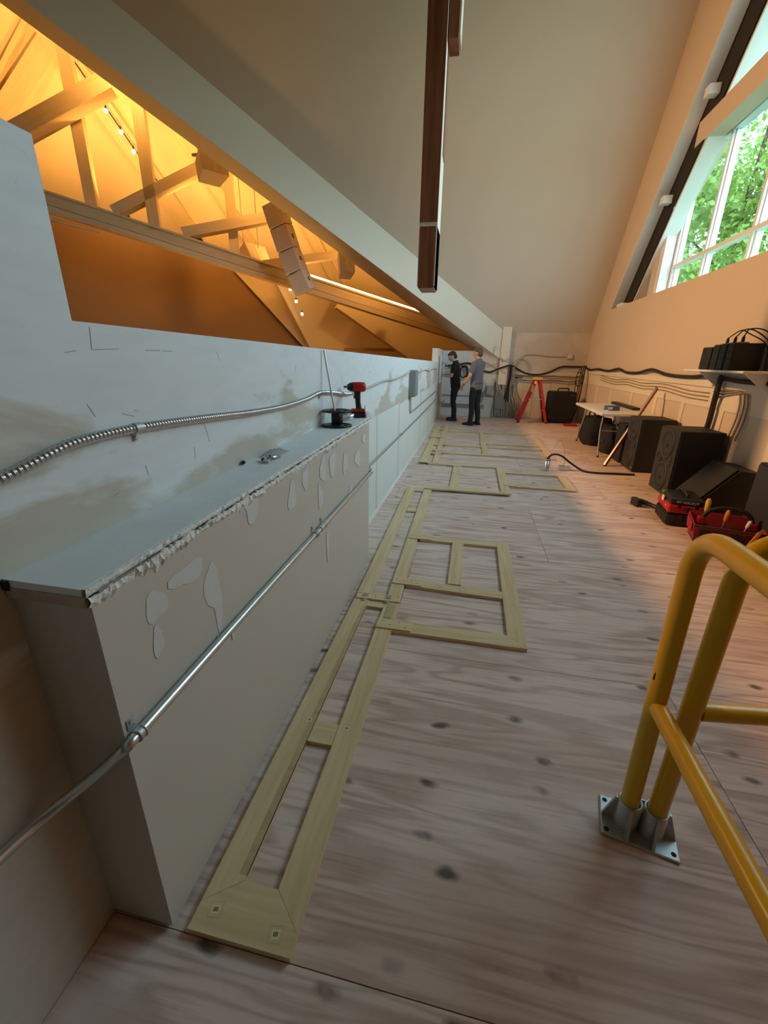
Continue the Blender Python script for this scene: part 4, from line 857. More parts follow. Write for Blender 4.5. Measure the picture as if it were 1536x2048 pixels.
for k in range(6): MB().box((-0.062, -0.55+k*0.2, 0.01), (-0.0605, -0.43+k*0.2, 0.035)).build('front_panel', M['baffle'], lp)
def softbox(name, loc, size, lab, cat, m, rz=0.0, lump=0.02):
    e = empty(name, loc, rz, lab, cat); w, d, h = size; s = MB(); bm = bmesh.new(); bmesh.ops.create_cube(bm, size=1); bmesh.ops.subdivide_edges(bm, edges=list(bm.edges), cuts=5, use_grid_fill=True)
    rn = random.Random(int(w*1000+h*77))
    for v in bm.verts:
        c = v.co; k = 1-0.10*(abs(c.x*2)**3*abs(c.y*2)**3+abs(c.z*2)**3*abs(c.y*2)**3+abs(c.x*2)**3*abs(c.z*2)**3)
        v.co = V((c.x*w*k+rn.uniform(-lump, lump), c.y*d*k+rn.uniform(-lump, lump), max(0.0, (c.z+0.5)*h*(1-0.04*(abs(c.x*2)**3))+(rn.uniform(-lump, lump) if c.z > -0.49 else 0))))
    bm.verts.index_update(); s.add([v.co.copy() for v in bm.verts], [[v.index for v in f.verts] for f in bm.faces], True); bm.free(); s.build('body', m, e); return e
b1 = softbox('gear_bag', (2.42, 8.95, 0), (0.46, 0.62, 0.52), 'slumped black gear bag under the far end of the table', 'bag', M['fabric'], 0.1); MB().tube(bend([(-0.1, -0.2, 0.5), (-0.12, -0.1, 0.62), (-0.12, 0.1, 0.62), (-0.1, 0.2, 0.5)], 0.05), 0.014, 8).build('handle', M['rubber'], b1)
b2 = softbox('gear_bag', (2.55, 8.15, 0), (0.44, 0.60, 0.46), 'black padded bag under the middle of the table', 'bag', M['fabric'], -0.1); MB().box((-0.225, -0.2, 0.2), (-0.21, 0.2, 0.24)).build('zip', M['baffle'], b2)
c_ = empty('road_case', (2.62, 7.42, 0), 0, 'black road case standing under the near end of the table', 'case'); MB().bbox((-0.24, -0.17, 0), (0.22, 0.17, 0.60), 0.012).build('body', M['blackpaint'], c_); MB().bbox((-0.248, -0.06, 0.40), (-0.24, 0.06, 0.46), 0.002).build('latch', M['baffle'], c_)
# tall wheeled case by the back wall
c_ = empty('wheeled_case', (2.28, 12.02, 0), 0.06, 'tall black wheeled case standing at the back wall', 'case')
MB().bbox((-0.33, -0.22, 0.04), (0.33, 0.22, 0.80), 0.05).build('shell', M['fabric'], c_); MB().bbox((-0.28, -0.24, 0.12), (0.28, -0.22, 0.62), 0.008).build('front_pocket', M['fabric'], c_)
MB().tube(bend([(-0.10, 0, 0.80), (-0.10, 0, 0.87), (0.16, 0, 0.87), (0.16, 0, 0.80)], 0.04), 0.016, 8).build('carry_handle', M['rubber'], c_)
MB().box((0.16, -0.224, 0.70), (0.30, -0.220, 0.74)).build('name_tag', M['baffle'], c_)
for x in (-0.26, 0.26): MB().cyl((x, -0.15, 0.04), (x, -0.11, 0.04), 0.04, 14).build('wheel', M['rubber'], c_)
r_ = MB().bbox((-0.16, -0.10, 0), (0.16, 0.10, 0.05), 0.012).build('tool_pouch', M['red'], loc=(2.48, 11.45, 0)); tag(r_, 'low red pouch lying on the floor by the wheeled case', 'pouch'); MB().box((-0.12, -0.102, 0.02), (0.12, -0.1005, 0.03)).build('zip', M['black'], r_)

# stepladder
ld = empty('stepladder', (1.60, 11.95, 0), 0, 'red fibreglass stepladder with yellow top at the back wall', 'ladder')
def rail(a, b, w=0.055, d=0.025):
    a = V(a); b = V(b); t = (b-a).normalized(); y = V((0, 1, 0)); x = y.cross(t).normalized(); R = Matrix((x, t.cross(x), t)).transposed().to_4x4()
    return Matrix.Translation(a) @ R, (b-a).length
for s_ in (-1, 1):
    Mx, L = rail((-0.36, s_*0.23, 0.0), (-0.02, s_*0.15, 1.09)); MB().box((-0.035, -0.013, 0), (0.035, 0.013, L), Mx).build('front_rail', M['ladred'], ld)
    Mx, L = rail((0.34, s_*0.21, 0.0), (0.07, s_*0.15, 1.09)); MB().box((-0.030, -0.012, 0), (0.030, 0.012, L), Mx).build('rear_rail', M['ladred'], ld)
    MB().box((-0.395, s_*0.23-0.03, 0), (-0.325, s_*0.23+0.03, 0.03)).build('foot', M['rubber'], ld); MB().box((0.31, s_*0.21-0.03, 0), (0.37, s_*0.21+0.03, 0.03)).build('foot', M['rubber'], ld)
    MB().cyl((-0.17, s_*0.20, 0.60), (0.19, s_*0.18, 0.60), 0.008, 6).build('spreader', M['steel'], ld)
for z in (0.27, 0.54, 0.81): 
    x = -0.36+0.34*z/1.09; MB().bbox((x-0.04, -0.20, z-0.012), (x+0.05, 0.20, z+0.012), 0.004).build('step', M['steel'], ld)
for z in (0.3, 0.7): 
    x = 0.34-0.27*z/1.09; MB().box((x-0.010, -0.19, z-0.02), (x+0.010, 0.19, z+0.02)).build('rear_brace', M['steel'], ld)
MB().bbox((-0.10, -0.19, 1.07), (0.13, 0.19, 1.13), 0.012).build('top_cap', M['ladyel'], ld); MB().box((-0.13, -0.245, 0.78), (-0.08, -0.225, 0.95), Matrix.Rotation(0.0, 4, 'Y')).build('warning_label', M['ladyel'], ld); MB().bbox((-0.07, -0.205, 0.98), (-0.01, -0.185, 1.04), 0.004).build('white_label', M['white'], ld)

# long level leaning on the wall
a = V((2.10, 6.95, 0.012)); b = V((2.74, 7.36, 1.15)); t = (b-a).normalized(); x = V((0.7, -0.7, 0)).cross(t).normalized(); R = Matrix((x, t.cross(x), t)).transposed().to_4x4(); L = (b-a).length
lv = empty('spirit_level', a, 0, 'long red box spirit level leaning across to the right wall', 'level')
MB().box((-0.040, -0.013, 0), (0.010, 0.013, L), R).build('red_web', M['red'], lv); MB().box((0.0105, -0.013, 0), (0.020, 0.013, L), R).build('steel_edge', M['steel'], lv)
for z in (0.12, L*0.5, L-0.12): MB().box((-0.022, -0.0145, z-0.035), (-0.004, -0.0132, z+0.035), R).build('vial_window', M['ladyel'], lv)
MB().box((-0.034, -0.015, -0.012), (0.022, 0.015, -0.0005), R).build('end_cap', M['black'], lv); MB().box((-0.034, -0.015, L+0.0005), (0.022, 0.015, L+0.012), R).build('end_cap', M['black'], lv)

# wall shelf with chargers
shf = empty('wall_shelf', (XR, 5.42, 1.43), 0, 'white wall shelf carrying black equipment on the right wall', 'shelf')
MB().bbox((-0.40, -0.62, 0), (-0.036, 0.62, 0.022), 0.003).build('board', M['white'], shf)
for y in (-0.45, 0.45): MB().prism([(-0.036, y, -0.0005), (-0.30, y, -0.0005), (-0.036, y, -0.20)], (0, 0.02, 0)).build('bracket', M['white'], shf)
for i, (y, w, h, lab) in enumerate(((5.66, 0.20, 0.235, 'black amplifier brick standing leftmost on the wall shelf'), (5.47, 0.12, 0.255, 'black power unit next to the leftmost brick on the shelf'), (5.33, 0.12, 0.26, 'black power unit third from the left on the shelf'), (5.19, 0.12, 0.26, 'black power unit rightmost of the upright row on the shelf'))):
    e = empty('power_unit', (2.68, y, 1.4525), 0, lab, 'power unit', 'black units on the wall shelf')
    MB().bbox((-0.15, -w/2, 0), (0.13, w/2, h), 0.012).build('case', M['blackpaint'], e)
    for k in range(3): MB().box((-0.1515, -w/2+0.02, h*0.2+k*0.06), (-0.1505, w/2-0.02, h*0.2+k*0.06+0.008)).build('vent', M['dark'], e)
    if i:
        MB().bbox((-0.10, -0.045, h), (-0.02, 0.045, h+0.012), 0.003).build('socket_plate', M['greybox'], e)
        MB().tube([(-0.06, 0, h+0.012), (-0.06, 0, h+0.05), (-0.06, 0, h+0.07)], [0.016, 0.014, 0.007], 8).build('plug', M['rubber'], e)
        MB().tube(spline([(-0.06, 0, h+0.065), (-0.05, -0.06-0.06*(3-i), h+0.13), (0.02, -0.2-0.09*(i-1)*0, h+0.10), (0.11, -0.28+0.10*(i-1)-0.10, h-0.02), (0.13, -0.30+0.10*(i-1)-0.12, 0.0)], 5), 0.006, 6).build('power_lead', M['rubber'], e)
e = empty('adapter_plug', (2.66, 5.86, 1.4525), 0, 'small black adapter plugs at the left end of the wall shelf', 'adapter'); MB().bbox((-0.05, -0.05, 0), (0.05, 0.05, 0.07), 0.006).build('socket_block', M['white'], e)
for y in (-0.025, 0.02): MB().tube([(0, y, 0.07), (0, y, 0.10), (0, y+0.01, 0.125), (0, y-0.04, 0.15), (0, y-0.09, 0.14)], [0.016, 0.015, 0.006, 0.006, 0.006], 8).build('plug', M['rubber'], e)

# ================================================================== CABLES ALONG THE BACK AND RIGHT WALLS
yb = YB-0.045; ORD = ('first', 'second', 'third', 'fourth', 'fifth', 'sixth')
def cab(pts, r, m, lab, grp=None, n=8): return tubething('cable', pts, r, m, lab, 'cable', n, 6, grp)
cab([(-0.80, yb, 1.36), (-0.45, yb, 1.40), (-0.15, yb, 1.44), (0.12, yb, 1.30), (0.40, yb, 1.22), (0.62, yb-0.08, 1.30), (0.90, yb-0.11, 1.40), (1.05, yb, 1.37), (1.35, yb, 1.22), (1.65, yb, 1.18), (1.95, yb, 1.24), (2.25, yb, 1.385), (2.55, yb, 1.40), (2.80, yb, 1.40)], 0.022, M['rubber'], 'thick black cable swagged across the back wall')
cab([(XR-0.06, 12.4, 1.38), (XR-0.06, 11.9, 1.34), (XR-0.06, 11.2, 1.37), (XR-0.06, 10.4, 1.345), (XR-0.06, 9.7, 1.40), (XR-0.06, 9.2, 1.345), (XR-0.06, 8.6, 1.35), (XR-0.06, 8.0, 1.415), (XR-0.06, 7.4, 1.36), (XR-0.06, 6.9, 1.345), (XR-0.06, 6.4, 1.36), (XR-0.06, 6.10, 1.42)], 0.024, M['rubber'], 'thick black cable draped along the right wall rail')
cab([(XR-0.06, 6.0, 1.39), (XR-0.06, 5.6, 1.345), (XR-0.06, 5.0, 1.338), (XR-0.06, 4.3, 1.345), (XR-0.06, 3.0, 1.35)], 0.026, M['rubber'], 'thick black cable running under the wall shelf')
bd = cab([(XR-0.10, 5.78, 1.36), (XR-0.09, 5.80, 1.22), (XR-0.07, 5.84, 1.05), (XR-0.06, 5.86, 0.80), (XR-0.05, 5.96, 0.55)], 0.032, M['rubber'], 'thick black cable bundle dropping below the wall shelf')
for i, y in enumerate((5.42, 5.34, 5.27)):
    cab([(XR-0.03, 6.0-0.05*i, 1.20-0.03*i), (XR-0.03, y+0.12, 1.24-0.01*i), (XR-0.03, y, 1.15), (XR-0.03, y-0.03, 0.95), (XR-0.03, y+0.02, 0.72)], 0.008, M['tancable'], 'thin tan cable arching behind the big loudspeaker, %s from the black bundle' % ORD[i], 'tan cables under the shelf')
for i in range(3):
    z = 1.205-0.045*i; cab([(XR-0.022, 11.0, z+0.03), (XR-0.022, 10.0, z-0.02), (XR-0.022, 9.2, z+0.012), (XR-0.022, 8.4, z-0.015), (XR-0.022, 7.5, z+0.01), (XR-0.022, 6.7, z-0.03), (XR-0.022, 6.1, z-0.03)], 0.007, M['tancable'], 'thin tan cable along the bare band of the right wall, %s from the top' % ORD[i], 'tan cables along the right wall')
# drop of black cables in the far right corner
for i, (dx, r) in enumerate(((0.0, 0.016), (0.045, 0.013), (0.085, 0.012))):
    cab([(2.84-dx*0.2, 12.30, 1.38), (2.80-dx, 12.20, 1.42), (2.76-dx, 12.10, 1.30), (2.74-dx, 12.05, 0.95), (2.72-dx, 12.12, 0.40), (2.72-dx, 12.42, 0.05)], r, M['rubber'], 'black cable dropping in the far right corner, %s from the right' % ORD[i], 'corner cable drop')
o, _ = cab([(2.70, 12.2, 1.36), (2.62, 12.15, 1.28), (2.60, 12.15, 1.05), (2.66, 12.15, 0.92), (2.74, 12.15, 1.0), (2.74, 12.15, 1.2), (2.66, 12.17, 1.27), (2.60, 12.17, 1.15), (2.62, 12.2, 0.75)], 0.010, M['rubber'], 'looped coil of black cable hanging in the far corner')
# grey bundle fanning down by the boxed post
rn = random.Random(3)
for i in range(16):
    x0 = 0.90+0.16*rn.random(); x1 = 0.62+0.75*(i/15); 
    cab([(x0, yb-0.05-0.05*rn.random(), 1.36), (x0+0.02*rn.uniform(-1, 1), yb-0.05, 1.12), ((x0+x1)/2+0.04*rn.uniform(-1, 1), yb-0.02*rn.random(), 0.70), (x1, yb-0.01-0.02*rn.random(), 0.35), (x1+0.03*rn.uniform(-1, 1), yb, 0.01)], 0.013+0.006*rn.random(), M['greycable'], 'grey cable fanning down the back wall beside the boxed post', 'fanned grey cables', 6)
for i in range(3):
    x0 = 0.93+0.025*i
    cab([(x0, yb-0.12, 1.40), (x0+0.01, yb-0.13, 1.15), (x0-0.01, yb-0.11, 0.85), (x0-0.05+0.03*i, yb-0.03, 0.45)], 0.014, M['rubber'], 'black cable hanging down the boxed post, %s from the left' % ORD[i], 'black cables on the boxed post', 6)
cab([(2.34, yb+0.02, 1.648), (1.9, yb+0.02, 1.652), (1.55, yb+0.02, 1.69), (1.30, yb+0.02, 1.67), (1.15, yb, 1.52), (1.02, yb, 1.36)], 0.013, M['greycable'], 'grey conduit whip curving from the wall outlet')
cab([(1.42, yb, 1.15), (1.45, yb, 1.35), (1.36, yb, 1.52), (1.18, yb, 1.58), (1.05, yb-0.02, 1.50), (1.0, yb-0.02, 1.38)], 0.012, M['greycable'], 'grey cable arching beside the boxed post')
cab([(0.52, yb-0.1, 1.88), (0.46, yb-0.1, 1.80), (0.50, yb-0.1, 1.62), (0.70, yb-0.1, 1.57), (0.84, yb-0.1, 1.56)], 0.010, M['greycable'], 'grey cable loop curling above the round box')
cab([(-0.80, yb, 1.30), (-0.2, yb, 1.26), (0.1, yb, 1.38), (0.32, yb, 1.46), (0.55, yb, 1.34), (0.85, yb-0.1, 1.20)], 0.010, M['greycable'], 'grey cable looping behind the man in grey')
cab([(-0.80, yb, 1.20), (0.0, yb, 1.30), (0.5, yb, 1.42), (0.82, yb-0.1, 1.55)], 0.008, M['greycable'], 'thin grey cable rising to the round box')
for i in range(4):
    z = 0.98+0.055*i; cab([(1.1, yb+0.01, z+0.03), (1.6, yb+0.01, z-0.01), (2.1, yb+0.01, z+0.02), (2.5, yb+0.01, z-0.01), (2.8, yb+0.01, z+0.03)], 0.010, M['tancable'] if i % 2 else M['greycable'], 'drab cable running level across the back wall, %s from the bottom' % ORD[i], 'level cables on the back wall', 6)
for i, z in enumerate((0.575, 0.34, 0.30, 0.26)):
    cab([(-0.84, yb+0.02, z), (-0.3, yb+0.02, z-0.006), (0.2, yb+0.02, z+0.004-0.02*(i > 0)), (0.66 if i == 0 else 0.35, yb+0.02, z-0.01)], 0.013 if i == 0 else 0.010, M['greybox'], 'grey conduit low on the back wall behind the men, %s from the top' % ORD[i], 'low conduits on the back wall', 6)
for i in range(3):
    cab([(0.62, yb, 0.86), (0.42, yb, 0.80-0.02*i), (0.30-0.04*i, yb-0.02, 0.62), (0.28-0.05*i, yb-0.02, 0.44), (0.16-0.05*i, yb, 0.30)], 0.013, M['greybox'], 'grey flexible whip left of the breaker box, %s from the right' % ORD[i], 'whips by the breaker box', 6)
for i in range(9):
    x = 0.64+0.028*i; cab([(x, yb-0.02, 0.50), (x+rn.uniform(-.03, .03), yb-0.04, 0.66), (x+rn.uniform(-.12, .06), yb-0.05, 0.85), (x+rn.uniform(-.10, .03), yb-0.02, 1.05)], 0.013, M['greycable'], 'grey cable entering the top of the grey breaker box', 'cables into the breaker box', 6)
jb = MB().bbox((-0.13, -0.12, 0), (0.13, 0.0, 0.27), 0.008).build('breaker_box', M['greybox'], loc=(0.77, YB, 0.24)); tag(jb, 'grey steel breaker box low on the back wall', 'breaker box'); MB().bbox((-0.12, -0.127, 0.01), (0.12, -0.12, 0.26), 0.003).build('cover', M['greybox'], jb)
for x in (-0.08, -0.03, 0.03, 0.08): MB().cyl((x, -0.06, -0.22), (x, -0.06, 0.0), 0.014, 8).build('conduit_stub', M['zinc'], jb)
jb = MB().bbox((-0.09, -0.09, 0), (0.09, 0.0, 0.24), 0.006).build('junction_box', M['greycable'], loc=(0.47, YB, 0.62)); tag(jb, 'small drab junction box left of the grey breaker box', 'junction box'); MB().bbox((-0.08, -0.096, 0.01), (0.08, -0.09, 0.23), 0.003).build('cover', M['greycable'], jb)
rb_ = MB().lathe([(0, 0), (0.065, 0), (0.065, 0.05), (0, 0.05)], (0, 0, 0), 18, Matrix.Rotation(math.radians(90), 4, 'X')).build('junction_box', M['white'], loc=(0.78, YB-0.10, 1.57)); tag(rb_, 'round pale junction box on the boxed post', 'junction box'); MB().lathe([(0, 0.05), (0.06, 0.05), (0.055, 0.058), (0, 0.058)], (0, 0, 0), 18, Matrix.Rotation(math.radians(90), 4, 'X')).build('cover', M['white'], rb_)
jb = MB().bbox((-0.07, -0.05, -0.065), (0.07, 0.0, 0.065), 0.006).build('wall_outlet', M['greycable'], loc=(2.44, YB, 1.655)); tag(jb, 'surface mounted outlet high on the back wall', 'outlet'); MB().bbox((-0.045, -0.056, -0.045), (0.045, -0.05, 0.045), 0.003).build('face_plate', M['white'], jb)
for z in (-0.018, 0.018): MB().cyl((0, -0.058, z), (0, -0.056, z), 0.012, 10).build('socket', M['dark'], jb)
nz_ = MB().box((-0.09, -0.012, 0), (0.09, 0, 0.10)).build('wall_opening', M['dark'], loc=(1.22, YB, 1.03)); tag(nz_, 'dark square hole in the back wall beside the fanned cables', 'opening'); MB().box((-0.10, -0.015, -0.01), (0.10, -0.0, -0.001)).build('sill', M['white'], nz_)
# electrical bits the left man works on
pb = empty('patch_box', (XL, 11.55, 1.20), 0, 'small white panel with dark cable ends where the man in black works', 'panel')
MB().bbox((0.006, -0.25, -0.25), (0.05, 0.30, 0.42), 0.006).build('back_box', M['white'], pb)
for k in range(6): MB().tube(spline([(0.05, -0.1+0.05*k, 0.25), (0.12, -0.1+0.05*k, 0.24), (0.20, -0.05+0.03*k, 0.16), (0.24+0.02*k, 0.0, 0.12)], 4), 0.008, 6).build('cable_end', M['greybox'], pb)
cab([(XL+0.03, 11.05, 1.60), (XL+0.03, 11.1, 1.0), (XL+0.04, 11.2, 0.6), (XL+0.10, 11.5, 0.45), (XL+0.12, 12.2, 0.45)], 0.014, M['greybox'], 'grey conduit dropping at the end of the half wall')
hk = cab([(-0.36, yb-0.05, 1.36), (-0.20, yb-0.07, 1.34), (-0.18, yb-0.07, 1.10), (-0.34, yb-0.07, 1.08), (-0.36, yb-0.06, 1.30), (-0.22, yb-0.08, 1.32), (-0.20, yb-0.08, 1.12), (-0.30, yb-0.06, 1.06)], 0.018, M['rubber'], 'coil of black cable hanging between the two men')

# ================================================================== FLOOR POKE-THROUGH AND CORDS
cy = empty('floor_stub', (1.165, 6.42, 0), 0, 'upright metal pipe stub on the floor with cables coming out', 'pipe stub')
MB().lathe([(0.036, 0), (0.036, 0.165), (0.031, 0.165), (0.031, 0.01)], (0, 0, 0), 20).build('pipe', M['steel'], cy); MB().lathe([(0.039, 0.15), (0.041, 0.155), (0.041, 0.172), (0.037, 0.174)], (0, 0, 0), 20).build('bushing', M['greybox'], cy)
cab([(1.165, 6.42, 0.12), (1.168, 6.42, 0.19), (1.24, 6.45, 0.235), (1.36, 6.50, 0.21), (1.52, 6.52, 0.10), (1.68, 6.44, 0.02), (1.85, 6.38, 0.016), (2.1, 6.40, 0.016), (2.36, 6.42, 0.016)], 0.015, M['rubber'], 'thick black cord from the pipe stub to the loudspeakers')
cab([(1.185, 6.43, 0.12), (1.20, 6.44, 0.25), (1.27, 6.47, 0.42), (1.305, 6.49, 0.445), (1.35, 6.50, 0.40), (1.41, 6.51, 0.20), (1.425, 6.51, 0.07)], 0.005, M['greycable'], 'thin grey wire arching from the pipe stub to the small box')
jb = MB().bbox((-0.07, -0.06, 0), (0.07, 0.06, 0.065), 0.006).build('device_box', M['steel'], loc=(1.43, 6.52, 0), rot=(0, 0, 0.2)); tag(jb, 'small silver electrical box lying on the floor', 'junction box'); MB().cyl((0, -0.061, 0.035), (0, -0.064, 0.035), 0.018, 12).build('knockout', M['white'], jb); MB().bbox((0.01, -0.05, 0.065), (0.06, 0.05, 0.072), 0.002).build('tape', M['white'], jb)

# ================================================================== TOOL BOX VACUUM AND TOOL BAG
va = empty('shop_vacuum', (2.155, 4.55, 0), math.radians(-8), 'red and black box-shaped shop vacuum on the floor', 'vacuum'); va.scale = (0.80, 0.86, 0.88)
MB().bbox((-0.20, -0.24, 0.0), (0.20, 0.24, 0.145), 0.035).build('tank', M['black'], va)
for k in range(5): MB().box((-0.204, -0.18+k*0.08, 0.02), (-0.1995, -0.14+k*0.08, 0.13)).build('tank_rib', M['baffle'], va)
for k in range(4): MB().box((-0.16+k*0.09, -0.2445, 0.02), (-0.12+k*0.09, -0.2395, 0.13)).build('tank_rib', M['baffle'], va)
MB().bbox((-0.195, -0.235, 0.146), (0.195, 0.235, 0.245), 0.025).build('motor_head', M['red'], va)
MB().bbox((-0.185, -0.225, 0.246), (0.185, 0.225, 0.315), 0.03).build('lid', M['black'], va)
MB().tube(bend([(0, -0.15, 0.312), (0, -0.15, 0.355), (0, 0.15, 0.355), (0, 0.15, 0.312)], 0.03), 0.016, 10).build('handle', M['black'], va)
MB().lathe([(0, 0), (0.032, 0), (0.030, 0.008), (0.0, 0.006)], (0.02, -0.2355, 0.20), 16, Matrix.Rotation(math.radians(90), 4, 'X')).build('exhaust_port', M['black'], va)
for x in (-0.08, 0.10): MB().bbox((x-0.02, -0.246, 0.215), (x+0.02, -0.236, 0.275), 0.003).build('latch', M['black'], va)
MB().bbox((-0.205, -0.03, 0.225), (-0.196, 0.05, 0.285), 0.003).build('latch', M['white'], va)
MB().box((-0.188, 0.08, 0.29), (-0.150, 0.14, 0.318)).build('green_tag', M['leaf2'], va)
text_obj('MILWAUKEE', 'lid_lettering', M['white'], va, Matrix.Translation((0.0, -0.226, 0.275)) @ Matrix.Rotation(math.radians(90), 4, 'X'), 0.042)
text_obj('18V', 'side_lettering', M['white'], va, Matrix.Translation((-0.196, -0.12, 0.20)) @ Matrix.Rotation(math.radians(-90), 4, 'Z') @ Matrix.Rotation(math.radians(90), 4, 'X'), 0.032)
nzl = empty('vacuum_nozzle', (2.0, 4.92, 0), math.radians(12), 'black vacuum floor nozzle lying left of the red vacuum', 'nozzle')
MB().bbox((-0.11, 0.0, 0.0), (-0.05, 0.13, 0.085), 0.008).build('mouth', M['black'], nzl); MB().tube([(-0.05, 0.06, 0.05), (0.0, 0.03, 0.045), (0.05, -0.06, 0.035), (0.07, -0.16, 0.03)], [(0.035, 0.05), (0.026, 0.03), (0.02, 0.022), (0.018, 0.02)], 12).build('neck', M['black'], nzl)
TG = V((2.31, 4.03, 0)); tg = empty('tool_bag', TG, math.radians(-14), 'open red and black tool bag full of hand tools', 'tool bag'); tg.scale = (0.86, 0.86, 0.9)
s = MB(); s.prism([(-0.26, -0.14, 0.03), (0.26, -0.14, 0.03), (0.29, -0.17, 0.19), (-0.29, -0.17, 0.19)], (0, 0.012, 0)); s.prism([(-0.26, 0.14, 0.03), (0.26, 0.14, 0.03), (0.29, 0.17, 0.24), (-0.29, 0.17, 0.24)], (0, 0.012, 0)); s.build('side_panel', M['redfab'], tg)
for x in (-1, 1): MB().prism([(x*0.26, -0.14, 0.03), (x*0.26, 0.14, 0.03), (x*0.29, 0.17, 0.23), (x*0.29, -0.17, 0.19)], (x*0.012, 0, 0)).build('end_panel', M['redfab'], tg)
MB().bbox((-0.27, -0.15, 0), (0.27, 0.15, 0.035), 0.01).build('base', M['black'], tg); MB().box((-0.25, -0.13, 0.036), (0.25, 0.13, 0.12)).build('lining', M['fabric'], tg)
for x in (-0.2, -0.07, 0.06, 0.19): MB().bbox((x-0.05, -0.185, 0.04), (x+0.05, -0.158, 0.14), 0.006).build('pocket', M['fabric'], tg)
MB().box((-0.285, -0.184, 0.170), (0.285, -0.172, 0.188)).build('reflective_trim', M['baffle'], tg); MB().prism([(-0.30, -0.12, 0.10), (-0.30, 0.10, 0.10), (-0.306, 0.13, 0.21), (-0.306, -0.13, 0.19)], (-0.008, 0, 0)).build('end_flap', M['redfab'], tg)
MB().tube(spline([(-0.22, 0.0, 0.20), (-0.16, 0.0, 0.31), (0.0, 0.0, 0.35), (0.16, 0.0, 0.31), (0.22, 0.0, 0.20)], 6), 0.021, 12).build('handle', M['rubber'], tg)
for x in (-0.22, 0.22): MB().bbox((x-0.03, -0.03, 0.16), (x+0.03, 0.03, 0.235), 0.008).build('handle_mount', M['red'], tg)
def tool(x, y, m, L, r, lean, lab):
    e = empty('hand_tool', TG+Matrix.Rotation(math.radians(-14), 3, 'Z') @ V((x*0.86, y*0.86, 0.111)), 0, lab, 'hand tool', 'hand tools in the tool bag')
    d = V((lean, 0.2*lean, 1)).normalized(); MB().tube([d*L*0.5, d*L*0.62, d*L*0.9, d*L], [r*0.7, r, r*1.1, r*0.6], 10).build('grip', m, e); MB().cyl(d*0.002, d*L*0.5, r*0.35, 8).build('shank', M['steel'], e)
tool(-0.17, 0.06, M['ladyel'], 0.26, 0.020, -0.05, 'screwdriver with a yellow grip standing in the tool bag')
tool(-0.04, -0.05, M['orange'], 0.20, 0.016, 0.1, 'screwdriver with an amber grip in the middle of the tool bag')
tool(0.13, -0.08, M['white'], 0.14, 0.014, 0.3, 'short tool with a white grip in the tool bag'); tool(0.05, 0.07, M['red'], 0.16, 0.014, -0.2, 'short tool with a red grip in the tool bag')
ok = empty('utility_knife', (2.45, 3.83, 0.15), math.radians(-14), 'orange utility knife clipped to the front of the tool bag', 'knife')
MB().bbox((-0.014, -0.010, -0.12), (0.014, 0.010, 0.04), 0.005).build('handle', M['orange'], ok, rot=(0, 0.35, 0)); MB().box((-0.007, -0.002, 0.0405), (0.007, 0.002, 0.07)).build('blade', M['steel'], ok, rot=(0, 0.35, 0))
gn = empty('green_bowl', (2.40, 3.30, 0), 0, 'bright green plastic tub on the floor at the right edge', 'tub')
MB().lathe([(0, 0.004), (0.13, 0.004), (0.155, 0.09), (0.165, 0.09), (0.14, 0), (0, 0)], (0, 0, 0), 24).build('bowl', M['green'], gn); MB().lathe([(0.165, 0.082), (0.172, 0.084), (0.172, 0.094), (0.155, 0.094)], (0, 0, 0), 24).build('rim', M['green'], gn)
sc_ = MB().bbox((-0.05, -0.035, 0), (0.05, 0.035, 0.035), 0.012).build('crumpled_rag', M['paper'], loc=(2.20, 3.50, 0), rot=(0, 0, 0.5)); tag(sc_, 'small crumpled scrap on the floor beside the green tub', 'scrap'); MB().tube([(0.03, 0.03, 0.01), (0.08, 0.06, 0.012), (0.12, 0.02, 0.012)], 0.005, 6).build('tie', M['greycable'], sc_)

